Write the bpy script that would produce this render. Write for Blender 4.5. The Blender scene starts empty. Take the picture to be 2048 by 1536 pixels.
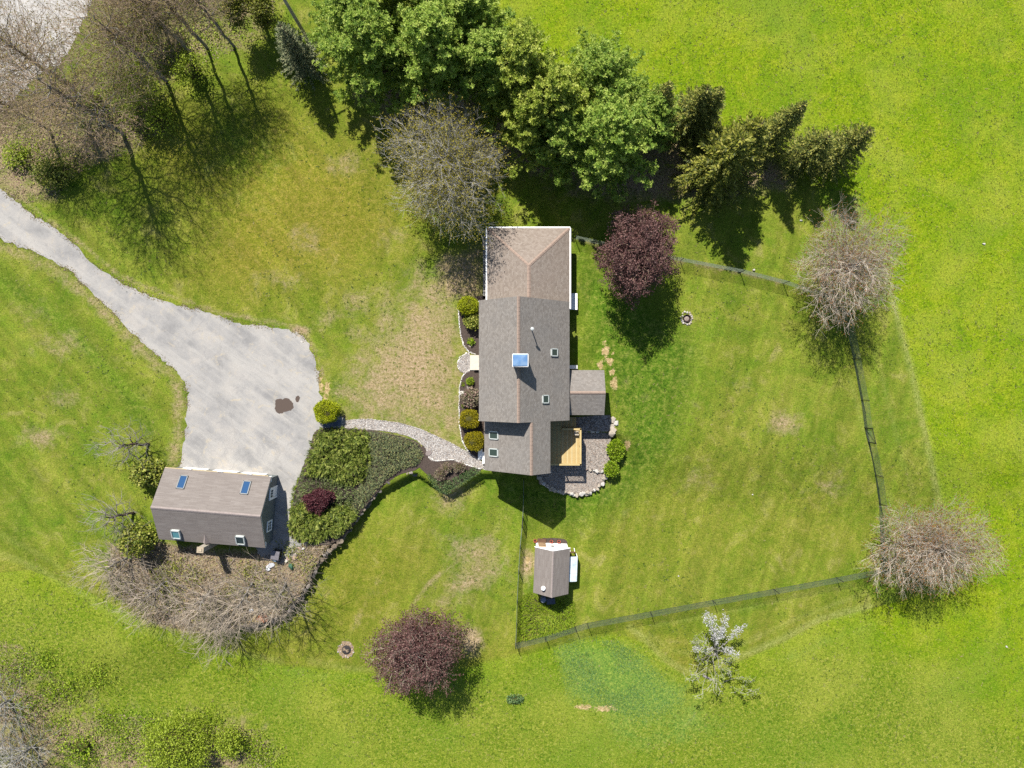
import bpy, math, random
import numpy as np

# ------------------------------------------------------------------ camera, sky, sun, exposure
S = 0.048            # metres on the ground per photograph pixel
H = 68.3             # camera height over the yard
scene = bpy.context.scene
cam_d = bpy.data.cameras.new("camera")
cam_d.sensor_width = 36.0
cam_d.lens = 36.0 * (H / S) / 2048.0
cam_d.clip_start = 0.5
cam_d.clip_end = 6000.0
cam = bpy.data.objects.new("camera", cam_d)
cam.location = (0, 0, H)
cam.rotation_euler = (0, 0, 0)
scene.collection.objects.link(cam)
scene.camera = cam

SUN_EL = math.radians(50.0)
SX, SY = 0.347, -0.938           # direction in which shadows fall
world = bpy.data.worlds.new("World")
scene.world = world
world.use_nodes = True
wn = world.node_tree.nodes
wn.clear()
wo = wn.new("ShaderNodeOutputWorld")
wb = wn.new("ShaderNodeBackground")
ws = wn.new("ShaderNodeTexSky")
ws.sky_type = 'NISHITA'
ws.sun_disc = False
ws.sun_elevation = SUN_EL
ws.sun_rotation = math.atan2(-SX, -SY)
ws.altitude = 200
ws.air_density = 1.0
ws.dust_density = 0.6
wb.inputs[1].default_value = 0.07
world.node_tree.links.new(ws.outputs[0], wb.inputs[0])
world.node_tree.links.new(wb.outputs[0], wo.inputs[0])

sun_d = bpy.data.lights.new("sun", 'SUN')
sun_d.energy = 4.6
sun_d.angle = math.radians(0.55)
sun_d.color = (1.0, 0.955, 0.88)
sun = bpy.data.objects.new("sun", sun_d)
ce, se = math.cos(SUN_EL), math.sin(SUN_EL)
sun.rotation_euler = (math.radians(90) - SUN_EL, 0, math.atan2(-SX, SY))
scene.collection.objects.link(sun)

vs = scene.view_settings
vs.view_transform = 'Standard'
vs.look = 'None'
vs.gamma = 1.0
vs.use_curve_mapping = False
vs.exposure = 1.2
scene.cycles.max_bounces = 4
scene.cycles.diffuse_bounces = 2
scene.cycles.glossy_bounces = 2
scene.cycles.transmission_bounces = 2
scene.cycles.transparent_max_bounces = 4
scene.cycles.use_adaptive_sampling = True
scene.cycles.use_denoising = False

# ------------------------------------------------------------------ helpers
rng = np.random.default_rng(7)
random.seed(7)
COL = scene.collection
K = 0.40                           # sunlit colour seen in the photograph -> base colour


def lin(c):
    c = c / 255.0
    return c / 12.92 if c <= 0.04045 else ((c + 0.055) / 1.055) ** 2.4


def C(r, g, b, k=1.0):
    return (lin(r) * K * k, lin(g) * K * k, lin(b) * K * k, 1.0)


def sstep(x):
    x = np.clip(x, 0, 1)
    return x * x * (3 - 2 * x)


TU = [-3000, 150, 330, 480, 520, 560, 600, 640, 700, 740, 830, 850, 900, 960, 1000, 1060, 1100, 1225, 1300, 1500, 5000]
TV = [1330, 1290, 1262, 1252, 1246, 1230, 1192, 1115, 1040, 992, 944, 960, 988, 946, 946, 862, 862, 862, 872, 880, 880]
TW = [160, 150, 120, 24, 10, 6, 6, 6, 6, 6, 6, 6, 6, 12, 12, 10, 6, 10, 130, 160, 160]


def terr_uv(u, v):
    T = np.interp(u, TU, TV)
    w = np.interp(u, TU, TW)
    return -1.0 * sstep((v - T) / w)


def terr(X, Y):
    return terr_uv(1024 + np.asarray(X) / S, 768 - np.asarray(Y) / S)


def W(px, py, h=0.0):
    k = S * (1 - h / H)
    return ((px - 1024) * k, (768 - py) * k, h)


def G(px, py):
    z = 0.0
    for _ in range(4):
        x, y, _z = W(px, py, z)
        z = float(terr(x, y))
    return (x, y, z)


def mesh_np(name, V, faces, mat=None, attrs=None, smooth=False, uv=None):
    """faces: list of int arrays (n,3) or (n,4)"""
    V = np.asarray(V, dtype=np.float32).reshape(-1, 3)
    if not isinstance(faces, list):
        faces = [faces]
    faces = [np.asarray(f, dtype=np.int32) for f in faces if len(f)]
    loops = np.concatenate([f.ravel() for f in faces])
    counts = np.concatenate([np.full(len(f), f.shape[1], dtype=np.int32) for f in faces])
    starts = np.concatenate([[0], np.cumsum(counts)[:-1]]).astype(np.int32)
    me = bpy.data.meshes.new(name)
    me.vertices.add(len(V))
    me.vertices.foreach_set("co", V.ravel())
    me.loops.add(len(loops))
    me.loops.foreach_set("vertex_index", loops)
    me.polygons.add(len(counts))
    me.polygons.foreach_set("loop_start", starts)
    me.polygons.foreach_set("loop_total", counts)
    me.polygons.foreach_set("use_smooth", np.full(len(counts), bool(smooth), dtype=bool))
    me.update(calc_edges=True)
    if attrs:
        for an, arr in attrs.items():
            arr = np.asarray(arr, dtype=np.float32)
            if arr.ndim == 1:
                a = me.attributes.new(an, 'FLOAT', 'POINT')
                a.data.foreach_set("value", arr)
            else:
                a = me.attributes.new(an, 'FLOAT_COLOR', 'POINT')
                a.data.foreach_set("color", arr.ravel())
    if uv is not None:
        l = me.uv_layers.new(name="UVMap")
        l.data.foreach_set("uv", np.asarray(uv, dtype=np.float32)[loops].ravel())
    if mat is not None:
        me.materials.append(mat)
    return me


def tag(o, label=None, cat=None, group=None, kind=None):
    if label: o["label"] = label
    if cat: o["category"] = cat
    if group: o["group"] = group
    if kind: o["kind"] = kind
    return o


def obj(name, me, parent=None, label=None, cat=None, group=None, kind=None, loc=None, rz=None):
    o = bpy.data.objects.new(name, me)
    COL.objects.link(o)
    if parent is not None:
        o.parent = parent
    if loc is not None:
        o.location = loc
    if rz is not None:
        o.rotation_euler = (0, 0, rz)
    return tag(o, label, cat, group, kind)


def thing(name, label, cat, loc=(0, 0, 0), rz=0.0, group=None):
    o = bpy.data.objects.new(name, None)
    o.empty_display_size = 0.3
    COL.objects.link(o)
    o.location = loc
    o.rotation_euler = (0, 0, rz)
    return tag(o, label, cat, group)


class MB:
    """collects polygons; builds one mesh"""
    def __init__(self):
        self.v = []; self.q = []; self.t = []; self.uv = []; self.off = np.zeros(3)

    def _add(self, vs, quads=(), tris=(), uv=None):
        b = len(self.v)
        for i, p in enumerate(vs):
            self.v.append((p[0] - self.off[0], p[1] - self.off[1], p[2] - self.off[2]))
            self.uv.append(uv[i] if uv is not None else (p[0], p[1]))
        self.q += [tuple(b + k for k in f) for f in quads]
        self.t += [tuple(b + k for k in f) for f in tris]
        return self

    def box(self, c, s, rz=0.0, taper=1.0):
        x, y, z = s[0] / 2, s[1] / 2, s[2] / 2
        co, si = math.cos(rz), math.sin(rz)
        vs = []
        for dz, tp in ((-z, 1.0), (z, taper)):
            for dx, dy in ((-x, -y), (x, -y), (x, y), (-x, y)):
                dx *= tp; dy *= tp
                vs.append((c[0] + dx * co - dy * si, c[1] + dx * si + dy * co, c[2] + dz))
        return self._add(vs, [(3, 2, 1, 0), (4, 5, 6, 7), (0, 1, 5, 4), (1, 2, 6, 5), (2, 3, 7, 6), (3, 0, 4, 7)])

    def slab(self, corners, th, uvo=(0, 0)):
        """corners: 4 points counter-clockwise seen from above; extruded down along the normal; uv in metres"""
        P = [np.array(p, float) for p in corners]
        n = np.cross(P[1] - P[0], P[3] - P[0]); n /= np.linalg.norm(n)
        e = P[1] - P[0]; e /= np.linalg.norm(e)
        f = np.cross(n, e)
        lo = [p - n * th for p in P]
        uv = [(float((p - P[0]) @ e) + uvo[0], float((p - P[0]) @ f) + uvo[1]) for p in P]
        return self._add(P + lo, [(0, 1, 2, 3), (7, 6, 5, 4), (1, 0, 4, 5), (2, 1, 5, 6), (3, 2, 6, 7), (0, 3, 7, 4)], uv=uv + uv)

    def slab3(self, corners, th):
        P = [np.array(p, float) for p in corners]
        n = np.cross(P[1] - P[0], P[2] - P[0]); n /= np.linalg.norm(n)
        e = P[1] - P[0]; e /= np.linalg.norm(e)
        f = np.cross(n, e)
        lo = [p - n * th for p in P]
        uv = [(float((p - P[0]) @ e), float((p - P[0]) @ f)) for p in P]
        return self._add(P + lo, [(1, 0, 3, 4), (2, 1, 4, 5), (0, 2, 5, 3)], [(0, 1, 2), (5, 4, 3)], uv=uv + uv)

    def bar(self, a, b, w, h=None, sides=4):
        """square bar (or tube) from a to b"""
        h = w if h is None else h
        a = np.array(a, float); b = np.array(b, float)
        d = b - a; d /= np.linalg.norm(d)
        up = np.array((0, 0, 1.0)) if abs(d[2]) < 0.95 else np.array((0, 1.0, 0))
        x = np.cross(d, up); x /= np.linalg.norm(x)
        y = np.cross(x, d)
        vs = []
        for p in (a, b):
            if sides == 4:
                for sx, sy in ((-1, -1), (1, -1), (1, 1), (-1, 1)):
                    vs.append(p + x * sx * w / 2 + y * sy * h / 2)
            else:
                for k in range(sides):
                    t = 2 * math.pi * k / sides
                    vs.append(p + x * math.cos(t) * w / 2 + y * math.sin(t) * h / 2)
        n = sides
        q = [(k, (k + 1) % n, n + (k + 1) % n, n + k) for k in range(n)]
        t = [(0, k + 1, k) for k in range(1, n - 1)] + [(n, n + k, n + k + 1) for k in range(1, n - 1)]
        return self._add(vs, q, t)

    def prism(self, poly, z0, z1):
        """simple polygon in xy extruded; caps are triangle fans (convex or star-shaped about its centre)"""
        n = len(poly)
        cx = sum(p[0] for p in poly) / n; cy = sum(p[1] for p in poly) / n
        vs = [(p[0], p[1], z0) for p in poly] + [(p[0], p[1], z1) for p in poly] + [(cx, cy, z0), (cx, cy, z1)]
        q = [(k, (k + 1) % n, n + (k + 1) % n, n + k) for k in range(n)]
        t = [(2 * n + 1, n + k, n + (k + 1) % n) for k in range(n)] + [(2 * n, (k + 1) % n, k) for k in range(n)]
        return self._add(vs, q, t)

    def lathe(self, prof, c=(0, 0, 0), n=12):
        vs = []
        for r, z in prof:
            for k in range(n):
                t = 2 * math.pi * k / n
                vs.append((c[0] + r * math.cos(t), c[1] + r * math.sin(t), c[2] + z))
        q = []
        for i in range(len(prof) - 1):
            for k in range(n):
                q.append((i * n + k, i * n + (k + 1) % n, (i + 1) * n + (k + 1) % n, (i + 1) * n + k))
        t = [(0, k + 1, k) for k in range(1, n - 1)]
        b = (len(prof) - 1) * n
        t += [(b, b + k, b + k + 1) for k in range(1, n - 1)]
        return self._add(vs, q, t)

    def build(self, name, mat, parent=None, smooth=False, **kw):
        fs = []
        if self.q: fs.append(np.array(self.q))
        if self.t: fs.append(np.array(self.t))
        me = mesh_np(name, np.array(self.v), fs, mat, smooth=smooth, uv=np.array(self.uv))
        return obj(name, me, parent, **kw)


# ------------------------------------------------------------------ materials
class NT:
    def __init__(self, name):
        self.m = bpy.data.materials.new(name)
        self.m.use_nodes = True
        self.t = self.m.node_tree
        self.t.nodes.clear()
        self.out = self.t.nodes.new("ShaderNodeOutputMaterial")

    def n(self, typ, ins=None, **props):
        nd = self.t.nodes.new("ShaderNode" + typ)
        for k, v in props.items():
            setattr(nd, k, v)
        for k, v in (ins or {}).items():
            s = nd.inputs[k]
            if isinstance(v, bpy.types.NodeSocket):
                self.t.links.new(v, s)
            else:
                s.default_value = v
        return nd

    def noise(self, vec, scale, detail=3.0, rough=0.55, dist=0.0):
        return self.n("TexNoise", {"Vector": vec, "Scale": scale, "Detail": detail, "Roughness": rough, "Distortion": dist}).outputs[0]

    def ramp(self, fac, stops, interp='LINEAR'):
        r = self.n("ValToRGB", {0: fac})
        r.color_ramp.interpolation = interp
        el = r.color_ramp.elements
        while len(el) > 1:
            el.remove(el[-1])
        for i, (p, c) in enumerate(stops):
            if i == 0:
                el[0].position = p; e = el[0]
            else:
                e = el.new(p)
            e.color = c if not isinstance(c, (int, float)) else (c, c, c, 1)
        return r.outputs[0]

    def mix(self, fac, a, b, mode='MIX'):
        m = self.n("Mix", data_type='RGBA', blend_type=mode)
        m.clamp_factor = True
        for i, v in ((0, fac), (6, a), (7, b)):
            if isinstance(v, bpy.types.NodeSocket):
                self.t.links.new(v, m.inputs[i])
            else:
                m.inputs[i].default_value = v
        return m.outputs[2]

    def math(self, op, a, b=0.0, c=0.0, clamp=False):
        return self.n("Math", {0: a, 1: b, 2: c}, operation=op, use_clamp=clamp).outputs[0]

    def obj(self):
        return self.n("TexCoord").outputs["Object"]

    def attr(self, name, out="Fac"):
        return self.n("Attribute", attribute_name=name).outputs[out]

    def mapping(self, vec, scale=(1, 1, 1), rot=(0, 0, 0)):
        return self.n("Mapping", {"Vector": vec, "Scale": scale, "Rotation": rot}).outputs[0]

    def along(self, vec, deg, k):
        """coordinates stretched k times along a direction"""
        return self.n("Mapping", {"Vector": vec, "Scale": (k, 1, 1), "Rotation": (0, 0, math.radians(deg))}, vector_type='TEXTURE').outputs[0]

    def bump(self, h, strength=0.5, dist=0.05):
        return self.n("Bump", {"Height": h, "Strength": strength, "Distance": dist}).outputs[0]

    def pbr(self, color, rough=0.8, normal=None, spec=0.3, metal=0.0, **extra):
        ins = {"Base Color": color, "Roughness": rough, "Metallic": metal, "Specular IOR Level": spec}
        if normal is not None:
            ins["Normal"] = normal
        ins.update(extra)
        p = self.n("BsdfPrincipled", ins)
        self.t.links.new(p.outputs[0], self.out.inputs[0])
        return self.m


def mat_plain(name, col, rough=0.7, var=0.25, scale=6.0, bump=0.0, bscale=40.0, spec=0.3, metal=0.0):
    t = NT(name)
    o = t.obj()
    n1 = t.noise(o, scale, 4.0, 0.6)
    d = tuple(c * (1 - var) for c in col[:3]) + (1,)
    l = tuple(min(1, c * (1 + var)) for c in col[:3]) + (1,)
    c = t.ramp(n1, [(0.3, d), (0.7, l)])
    nm = t.bump(t.noise(o, bscale, 3.0), bump, 0.03) if bump else None
    return t.pbr(c, rough, nm, spec, metal)


def mat_leaf(name, stops, trans=0.3, rough=0.6):
    """stops: list of colours spread over a per-leaf random number"""
    t = NT(name)
    r = t.attr("rnd")
    n = len(stops)
    col = t.ramp(r, [((i + 0.5) / n, c) for i, c in enumerate(stops)])
    d = t.n("BsdfPrincipled", {"Base Color": col, "Roughness": rough, "Specular IOR Level": 0.25}).outputs[0]
    tr = t.n("BsdfTranslucent", {"Color": t.mix(0.35, col, (0.25, 0.3, 0.02, 1), 'MIX') if trans > 0.2 else col}).outputs[0]
    m = t.n("MixShader", {0: trans, 1: d, 2: tr})
    t.t.links.new(m.outputs[0], t.out.inputs[0])
    return t.m


def mat_roof(name, cols, course=0.14, tab=0.30, streak=0.0):
    """asphalt shingles: courses and tabs from the uv map (metres)"""
    t = NT(name)
    uv = t.n("UVMap").outputs[0]
    br = t.n("TexBrick", {"Vector": uv, "Color1": (0, 0, 0, 1), "Color2": (1, 1, 1, 1), "Mortar": (0.5, 0.5, 0.5, 1), "Scale": 1.0,
                          "Mortar Size": 0.006, "Mortar Smooth": 0.3, "Bias": 0.0, "Brick Width": tab, "Row Height": course},
             offset=0.37, offset_frequency=2, squash=1.0)
    rnd = br.outputs[0]
    o = t.obj()
    big = t.noise(o, 0.55, 3.0)
    fine = t.noise(o, 16.0, 3.0, 0.7)
    f = t.math('ADD', t.math('MULTIPLY', rnd, 0.45), t.math('MULTIPLY', fine, 0.55))
    if streak:
        st = t.noise(t.mapping(uv, (0.7, 7.0, 1)), 1.5, 4.0)
        f = t.math('ADD', t.math('MULTIPLY', f, 1 - streak), t.math('MULTIPLY', st, streak))
    col = t.ramp(f, [(0.15, cols[0]), (0.5, cols[1]), (0.85, cols[2])])
    col = t.mix(t.ramp(big, [(0.38, 0.0), (0.7, 0.4)]), col, cols[3])
    # the lower edge of each course stands proud
    sep = t.n("SeparateXYZ", {0: uv})
    fr = t.math('FRACT', t.math('DIVIDE', sep.outputs[1], course))
    hgt = t.math('ADD', t.math('MULTIPLY', fr, -1.0), t.math('MULTIPLY', br.outputs[1], -0.8))
    hgt = t.math('ADD', hgt, t.math('MULTIPLY', fine, 0.5))
    return t.pbr(col, 0.9, t.bump(hgt, 0.55, 0.02), 0.15)

# ------------------------------------------------------------------ ground
def sdist(poly, u, v, closed=True):
    """signed distance (negative inside) of points to a polygon / distance to a polyline, photograph pixels"""
    P = np.array(poly, float)
    n = len(P)
    d2 = np.full(u.shape, 1e18)
    ins = np.zeros(u.shape, bool)
    for i in range(n if closed else n - 1):
        a = P[i]; b = P[(i + 1) % n]
        e = b - a
        t = np.clip(((u - a[0]) * e[0] + (v - a[1]) * e[1]) / max(1e-9, e @ e), 0, 1)
        dx = u - a[0] - t * e[0]; dy = v - a[1] - t * e[1]
        d2 = np.minimum(d2, dx * dx + dy * dy)
        if closed:
            c = (a[1] > v) != (b[1] > v)
            xi = a[0] + (v - a[1]) / (b[1] - a[1] + 1e-12) * e[0]
            ins ^= c & (u < xi)
    d = np.sqrt(d2)
    return np.where(ins, -d, d) if closed else d


def fill(poly, u, v, soft):
    return np.clip(0.5 - sdist(poly, u, v) / soft, 0, 1)


def line(poly, u, v, w, soft):
    return np.clip(0.5 - (sdist(poly, u, v, False) - w) / soft, 0, 1)


def blob(c, r, u, v, ry=None):
    ry = ry or r
    return np.clip(1.15 - .75 * np.sqrt(((u - c[0]) / r) ** 2 + ((v - c[1]) / ry) ** 2), 0, 1)


def axis(lim, step, far):
    a = list(np.arange(0, lim + 1e-6, step))
    s = step
    while a[-1] < far:
        s *= 1.45
        a.append(a[-1] + s)
    a = np.array(a)
    return np.concatenate([-a[:0:-1], a])


FIELD_R = [(700, -60), (760, 60), (900, 150), (1040, 200), (1200, 260), (1330, 300), (1440, 320), (1560, 340), (1650, 370), (1715, 400), (1765, 520), (1800, 640),
           (1832, 760), (1862, 900), (1885, 1010), (1880, 1120), (1830, 1195), (1720, 1222), (1640, 1245), (1560, 1288), (1480, 1322), (1420, 1345), (1372, 1352), (1330, 1325),
           (1290, 1285), (1230, 1268), (1150, 1284), (1060, 1300), (980, 1322), (900, 1345), (760, 1348), (660, 1338), (560, 1330), (440, 1296), (340, 1262), (250, 1222),
           (170, 1180), (60, 1140), (-60, 1150), (-4000, 1160), (-4000, 9000), (9000, 9000), (9000, -9000), (700, -9000)]
xs = axis(53.0, 0.25, 1800.0)
ys = axis(41.0, 0.25, 1800.0)
nx, ny = len(xs), len(ys)
GX, GY = np.meshgrid(xs, ys)
GZ = terr(GX, GY)
kz = S * (1 - GZ / H)
U = 1024 + GX / kz
Vv = 768 - GY / kz
uu, vv = U.ravel(), Vv.ravel()
near = (np.abs(uu - 1024) < 1300) & (np.abs(vv - 768) < 1000)
un, vn = uu[near], vv[near]


def full(m, outside=0.0):
    a = np.full(uu.shape, outside, np.float32)
    a[near] = m
    return a


fld = fill(FIELD_R, un, vn, 10)
fld = np.where((vn > 1230) & (un < 1300), fill(FIELD_R, un, vn, 70), fld)
field = full(fld, 1.0)
dryp = 0.95 * fill([(740, 690), (800, 620), (860, 560), (905, 560), (920, 700), (918, 800), (935, 900), (860, 860), (770, 836), (720, 826), (700, 790)], un, vn, 240)
dryp = np.maximum(dryp, 0.75 * fill([(860, 520), (975, 480), (970, 600), (880, 620)], un, vn, 60))
dryp = np.maximum(dryp, 0.72 * line([(0, 496), (60, 516), (130, 552), (190, 606), (250, 666), (300, 716), (345, 752), (360, 800), (356, 860), (345, 920)], un, vn, 11, 44))
dryp = np.maximum(dryp, 0.8 * line([(0, 362), (70, 418), (150, 478), (240, 552), (330, 588), (430, 622), (520, 640), (600, 655), (632, 700), (655, 780)], un, vn, 3, 18))
dryp = np.maximum(dryp, 0.45 * line([(880, 630), (760, 610), (640, 640)], un, vn, 25, 60))
dryp = np.maximum(dryp, 0.55 * fill([(860, 1060), (1010, 1070), (1020, 1160), (900, 1220), (840, 1230), (900, 1130)], un, vn, 60))
dryp = np.maximum(dryp, 0.85 * blob((942, 1285), 26, un, vn, 34))
dryp = np.maximum(dryp, 0.75 * blob((1570, 846), 36, un, vn, 28))
dryp = np.maximum(dryp, 0.6 * blob((905, 980), 46, un, vn, 60))
dryp = np.maximum(dryp, 0.55 * line([(760, 1150), (720, 1230), (690, 1290)], un, vn, 6, 40))
dryp = np.maximum(dryp, 0.7 * line([(820, 1215), (860, 1165), (925, 1115)], un, vn, 4, 14))
dryp = np.maximum(dryp, 0.5 * blob((80, 880), 60, un, vn, 40))
dryp = np.maximum(dryp, 0.5 * blob((120, 690), 70, un, vn, 35))
dryp = np.maximum(dryp, 0.9 * blob((600, 662), 26, un, vn, 12))
dryp = np.maximum(dryp, 0.8 * blob((1055, 1130), 16, un, vn, 40))
for (c, r, ry, k) in [((690, 330), 50, 34, .5), ((620, 480), 60, 40, .45), ((560, 560), 60, 26, .45), ((790, 480), 60, 40, .4), ((720, 600), 60, 40, .5), ((1480, 760), 60, 36, .3), ((1400, 960), 60, 36, .35), ((1660, 960), 60, 60, .35), ((1300, 1040), 50, 34, .3), ((640, 1180), 40, 50, .35), ((120, 800), 80, 40, .4), ((60, 620), 50, 40, .35), ((1480, 520), 40, 30, .3)]:
    dryp = np.maximum(dryp, k * blob(c, r, un, vn, ry))
dry = full(dryp)
lit = 0.72 * fill([(-60, 225), (80, 180), (190, 150), (240, 190), (310, 200), (330, 260), (250, 310), (150, 350), (110, 400), (40, 410), (-60, 330)], un, vn, 50)
lit = np.maximum(lit, 0.55 * fill([(190, -60), (560, -60), (540, 60), (470, 100), (330, 170), (230, 160), (190, 60)], un, vn, 80))
lit = np.maximum(lit, 1.0 * fill([(225, 1095), (300, 1080), (420, 1100), (540, 1105), (600, 1090), (660, 1075), (690, 1065), (640, 1130), (596, 1205), (560, 1240), (500, 1258), (400, 1270), (290, 1240), (220, 1180)], un, vn, 30))
lit = np.maximum(lit, 0.62 * fill([(-60, 1260), (40, 1290), (110, 1350), (150, 1400), (230, 1420), (330, 1430), (520, 1450), (560, 1560), (-60, 1600)], un, vn, 110))
lit = np.maximum(lit, 0.75 * fill([(690, 190), (780, 240), (840, 300), (1000, 330), (1180, 400), (1330, 410), (1480, 390), (1590, 380), (1560, 320), (1300, 250), (1000, 180), (760, 120)], un, vn, 60))
lit = np.maximum(lit, 0.7 * line([(1150, 478), (1250, 500), (1360, 522), (1480, 545), (1570, 567)], un, vn, 4, 12))
litter = full(lit)
clo = 0.95 * fill([(1108, 1298), (1160, 1278), (1225, 1282), (1280, 1305), (1325, 1350), (1375, 1372), (1350, 1425), (1262, 1440), (1190, 1415), (1140, 1392), (1120, 1340)], un, vn, 60)
clo = np.maximum(clo, 0.55 * fill([(1180, 1400), (1400, 1380), (1440, 1470), (1300, 1520), (1220, 1480)], un, vn, 60))
clo = np.maximum(clo, 0.5 * line([(1560, 1320), (1640, 1290), (1740, 1250)], un, vn, 14, 40))
clo = np.maximum(clo, 0.45 * line([(520, 1340), (640, 1355), (760, 1360), (900, 1360)], un, vn, 18, 50))
clover = full(clo)
lus = 0.9 * fill([(1150, 500), (1230, 560), (1330, 620), (1400, 700), (1360, 900), (1260, 1010), (1120, 1060), (1000, 1000), (1000, 960), (1225, 960), (1240, 850), (1165, 720)], un, vn, 90)
lus = np.maximum(lus, 0.7 * line([(0, 560), (120, 640), (240, 770), (300, 860)], un, vn, 26, 60))
lus = np.maximum(lus, 0.6 * line([(60, 960), (30, 1090), (120, 1180), (250, 1250), (420, 1300)], un, vn, 20, 60))
lus = np.maximum(lus, 0.6 * fill([(400, 150), (520, 200), (600, 320), (480, 420), (390, 330)], un, vn, 120))
lus = np.maximum(lus, 0.9 * blob((2005, 262), 22, un, vn, 16))
lus = np.maximum(lus, 0.6 * line([(400, 640), (480, 640), (560, 648)], un, vn, 12, 24))
lus = np.maximum(lus, 0.7 * blob((675, 770), 20, un, vn, 30))
lus = np.maximum(lus, 0.7 * blob((820, 975), 34, un, vn, 30))
lush = full(lus)
drt = np.zeros(un.shape)
for (c, r, ry) in [((1211, 702), 9, 14), ((1219, 723), 8, 9), ((1201, 730), 6, 10), ((1224, 744), 6, 8), ((1229, 768), 8, 13), ((1209, 682), 3, 5), ((1228, 705), 4, 4), ((1230, 692), 3, 3),
                   ((1168, 1414), 20, 5), ((1212, 1416), 28, 6), ((1085, 1083), 10, 6), ((1110, 1083), 14, 6), ((1225, 860), 8, 14), ((1255, 890), 6, 12),
                   ((1055, 1120), 5, 8), ((655, 775), 6, 14), ((520, 1240), 30, 10), ((1575, 1640), 4, 4)]:
    drt = np.maximum(drt, blob(c, r, un, vn, ry))
drt = np.maximum(drt, 0.9 * line([(640, 760), (652, 800), (660, 830)], un, vn, 5, 14))
dirt = full(drt)
oli = 0.9 * fill([(300, 300), (520, 200), (640, 260), (760, 330), (820, 470), (700, 560), (480, 600), (380, 560), (420, 420)], un, vn, 160)
oli = np.maximum(oli, 0.25 * fill([(1240, 930), (1500, 900), (1700, 960), (1740, 1100), (1400, 1170), (1200, 1190), (1150, 1060)], un, vn, 160))
oli = np.maximum(oli, 0.5 * fill([(640, 1080), (760, 1060), (850, 1100), (800, 1220), (700, 1330), (600, 1280)], un, vn, 120))
oli = np.maximum(oli, 0.8 * fill([(-60, 1140), (170, 1180), (440, 1290), (760, 1340), (900, 1340), (1060, 1300), (1280, 1280), (1500, 1320), (1650, 1260), (1900, 1330), (2100, 1500), (2100, 1600), (-60, 1600)], un, vn, 200))
olive = full(oli)
mow = 0.9 * line([(1708, 395), (1762, 520), (1797, 640), (1828, 760), (1858, 900), (1880, 1010)], un, vn, 5, 12)
mow = np.maximum(mow, 0.9 * line([(1372, 1344), (1420, 1337), (1480, 1314), (1560, 1280), (1640, 1238), (1740, 1212)], un, vn, 5, 12))
mow = np.maximum(mow, 0.5 * line([(-20, 1100), (60, 1130), (150, 1180), (240, 1236), (330, 1275), (440, 1300), (560, 1322)], un, vn, 4, 14))
mow = np.maximum(mow, 0.35 * line([(-20, 1060), (100, 1120), (190, 1190), (280, 1240), (400, 1278)], un, vn, 3, 12))
mow = np.maximum(mow, 0.35 * line([(1700, 760), (1740, 900), (1790, 1020)], un, vn, 3, 10))
mow = np.maximum(mow, 0.3 * line([(1750, 700), (1790, 860), (1830, 1000)], un, vn, 3, 10))
mow = np.maximum(mow, 0.4 * line([(1300, 1268), (1340, 1300), (1400, 1312), (1480, 1290), (1600, 1235), (1720, 1190)], un, vn, 3, 10))
mow = np.maximum(mow, 0.3 * line([(1310, 1250), (1400, 1235), (1540, 1205), (1700, 1170)], un, vn, 3, 10))
mow = np.maximum(mow, 0.8 * line([(1262, 1255), (1292, 1280), (1330, 1318), (1372, 1344)], un, vn, 5, 12))
mow = np.maximum(mow, 0.5 * line([(620, 1322), (700, 1338), (760, 1340)], un, vn, 4, 16))
mowed = full(mow)
mA = np.stack([field, dry, litter, clover], 1)
mB = np.stack([lush, dirt, olive, mowed], 1)

idx = np.arange(nx * ny).reshape(ny, nx)
quads = np.stack([idx[:-1, :-1], idx[:-1, 1:], idx[1:, 1:], idx[1:, :-1]], -1).reshape(-1, 4)


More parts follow.
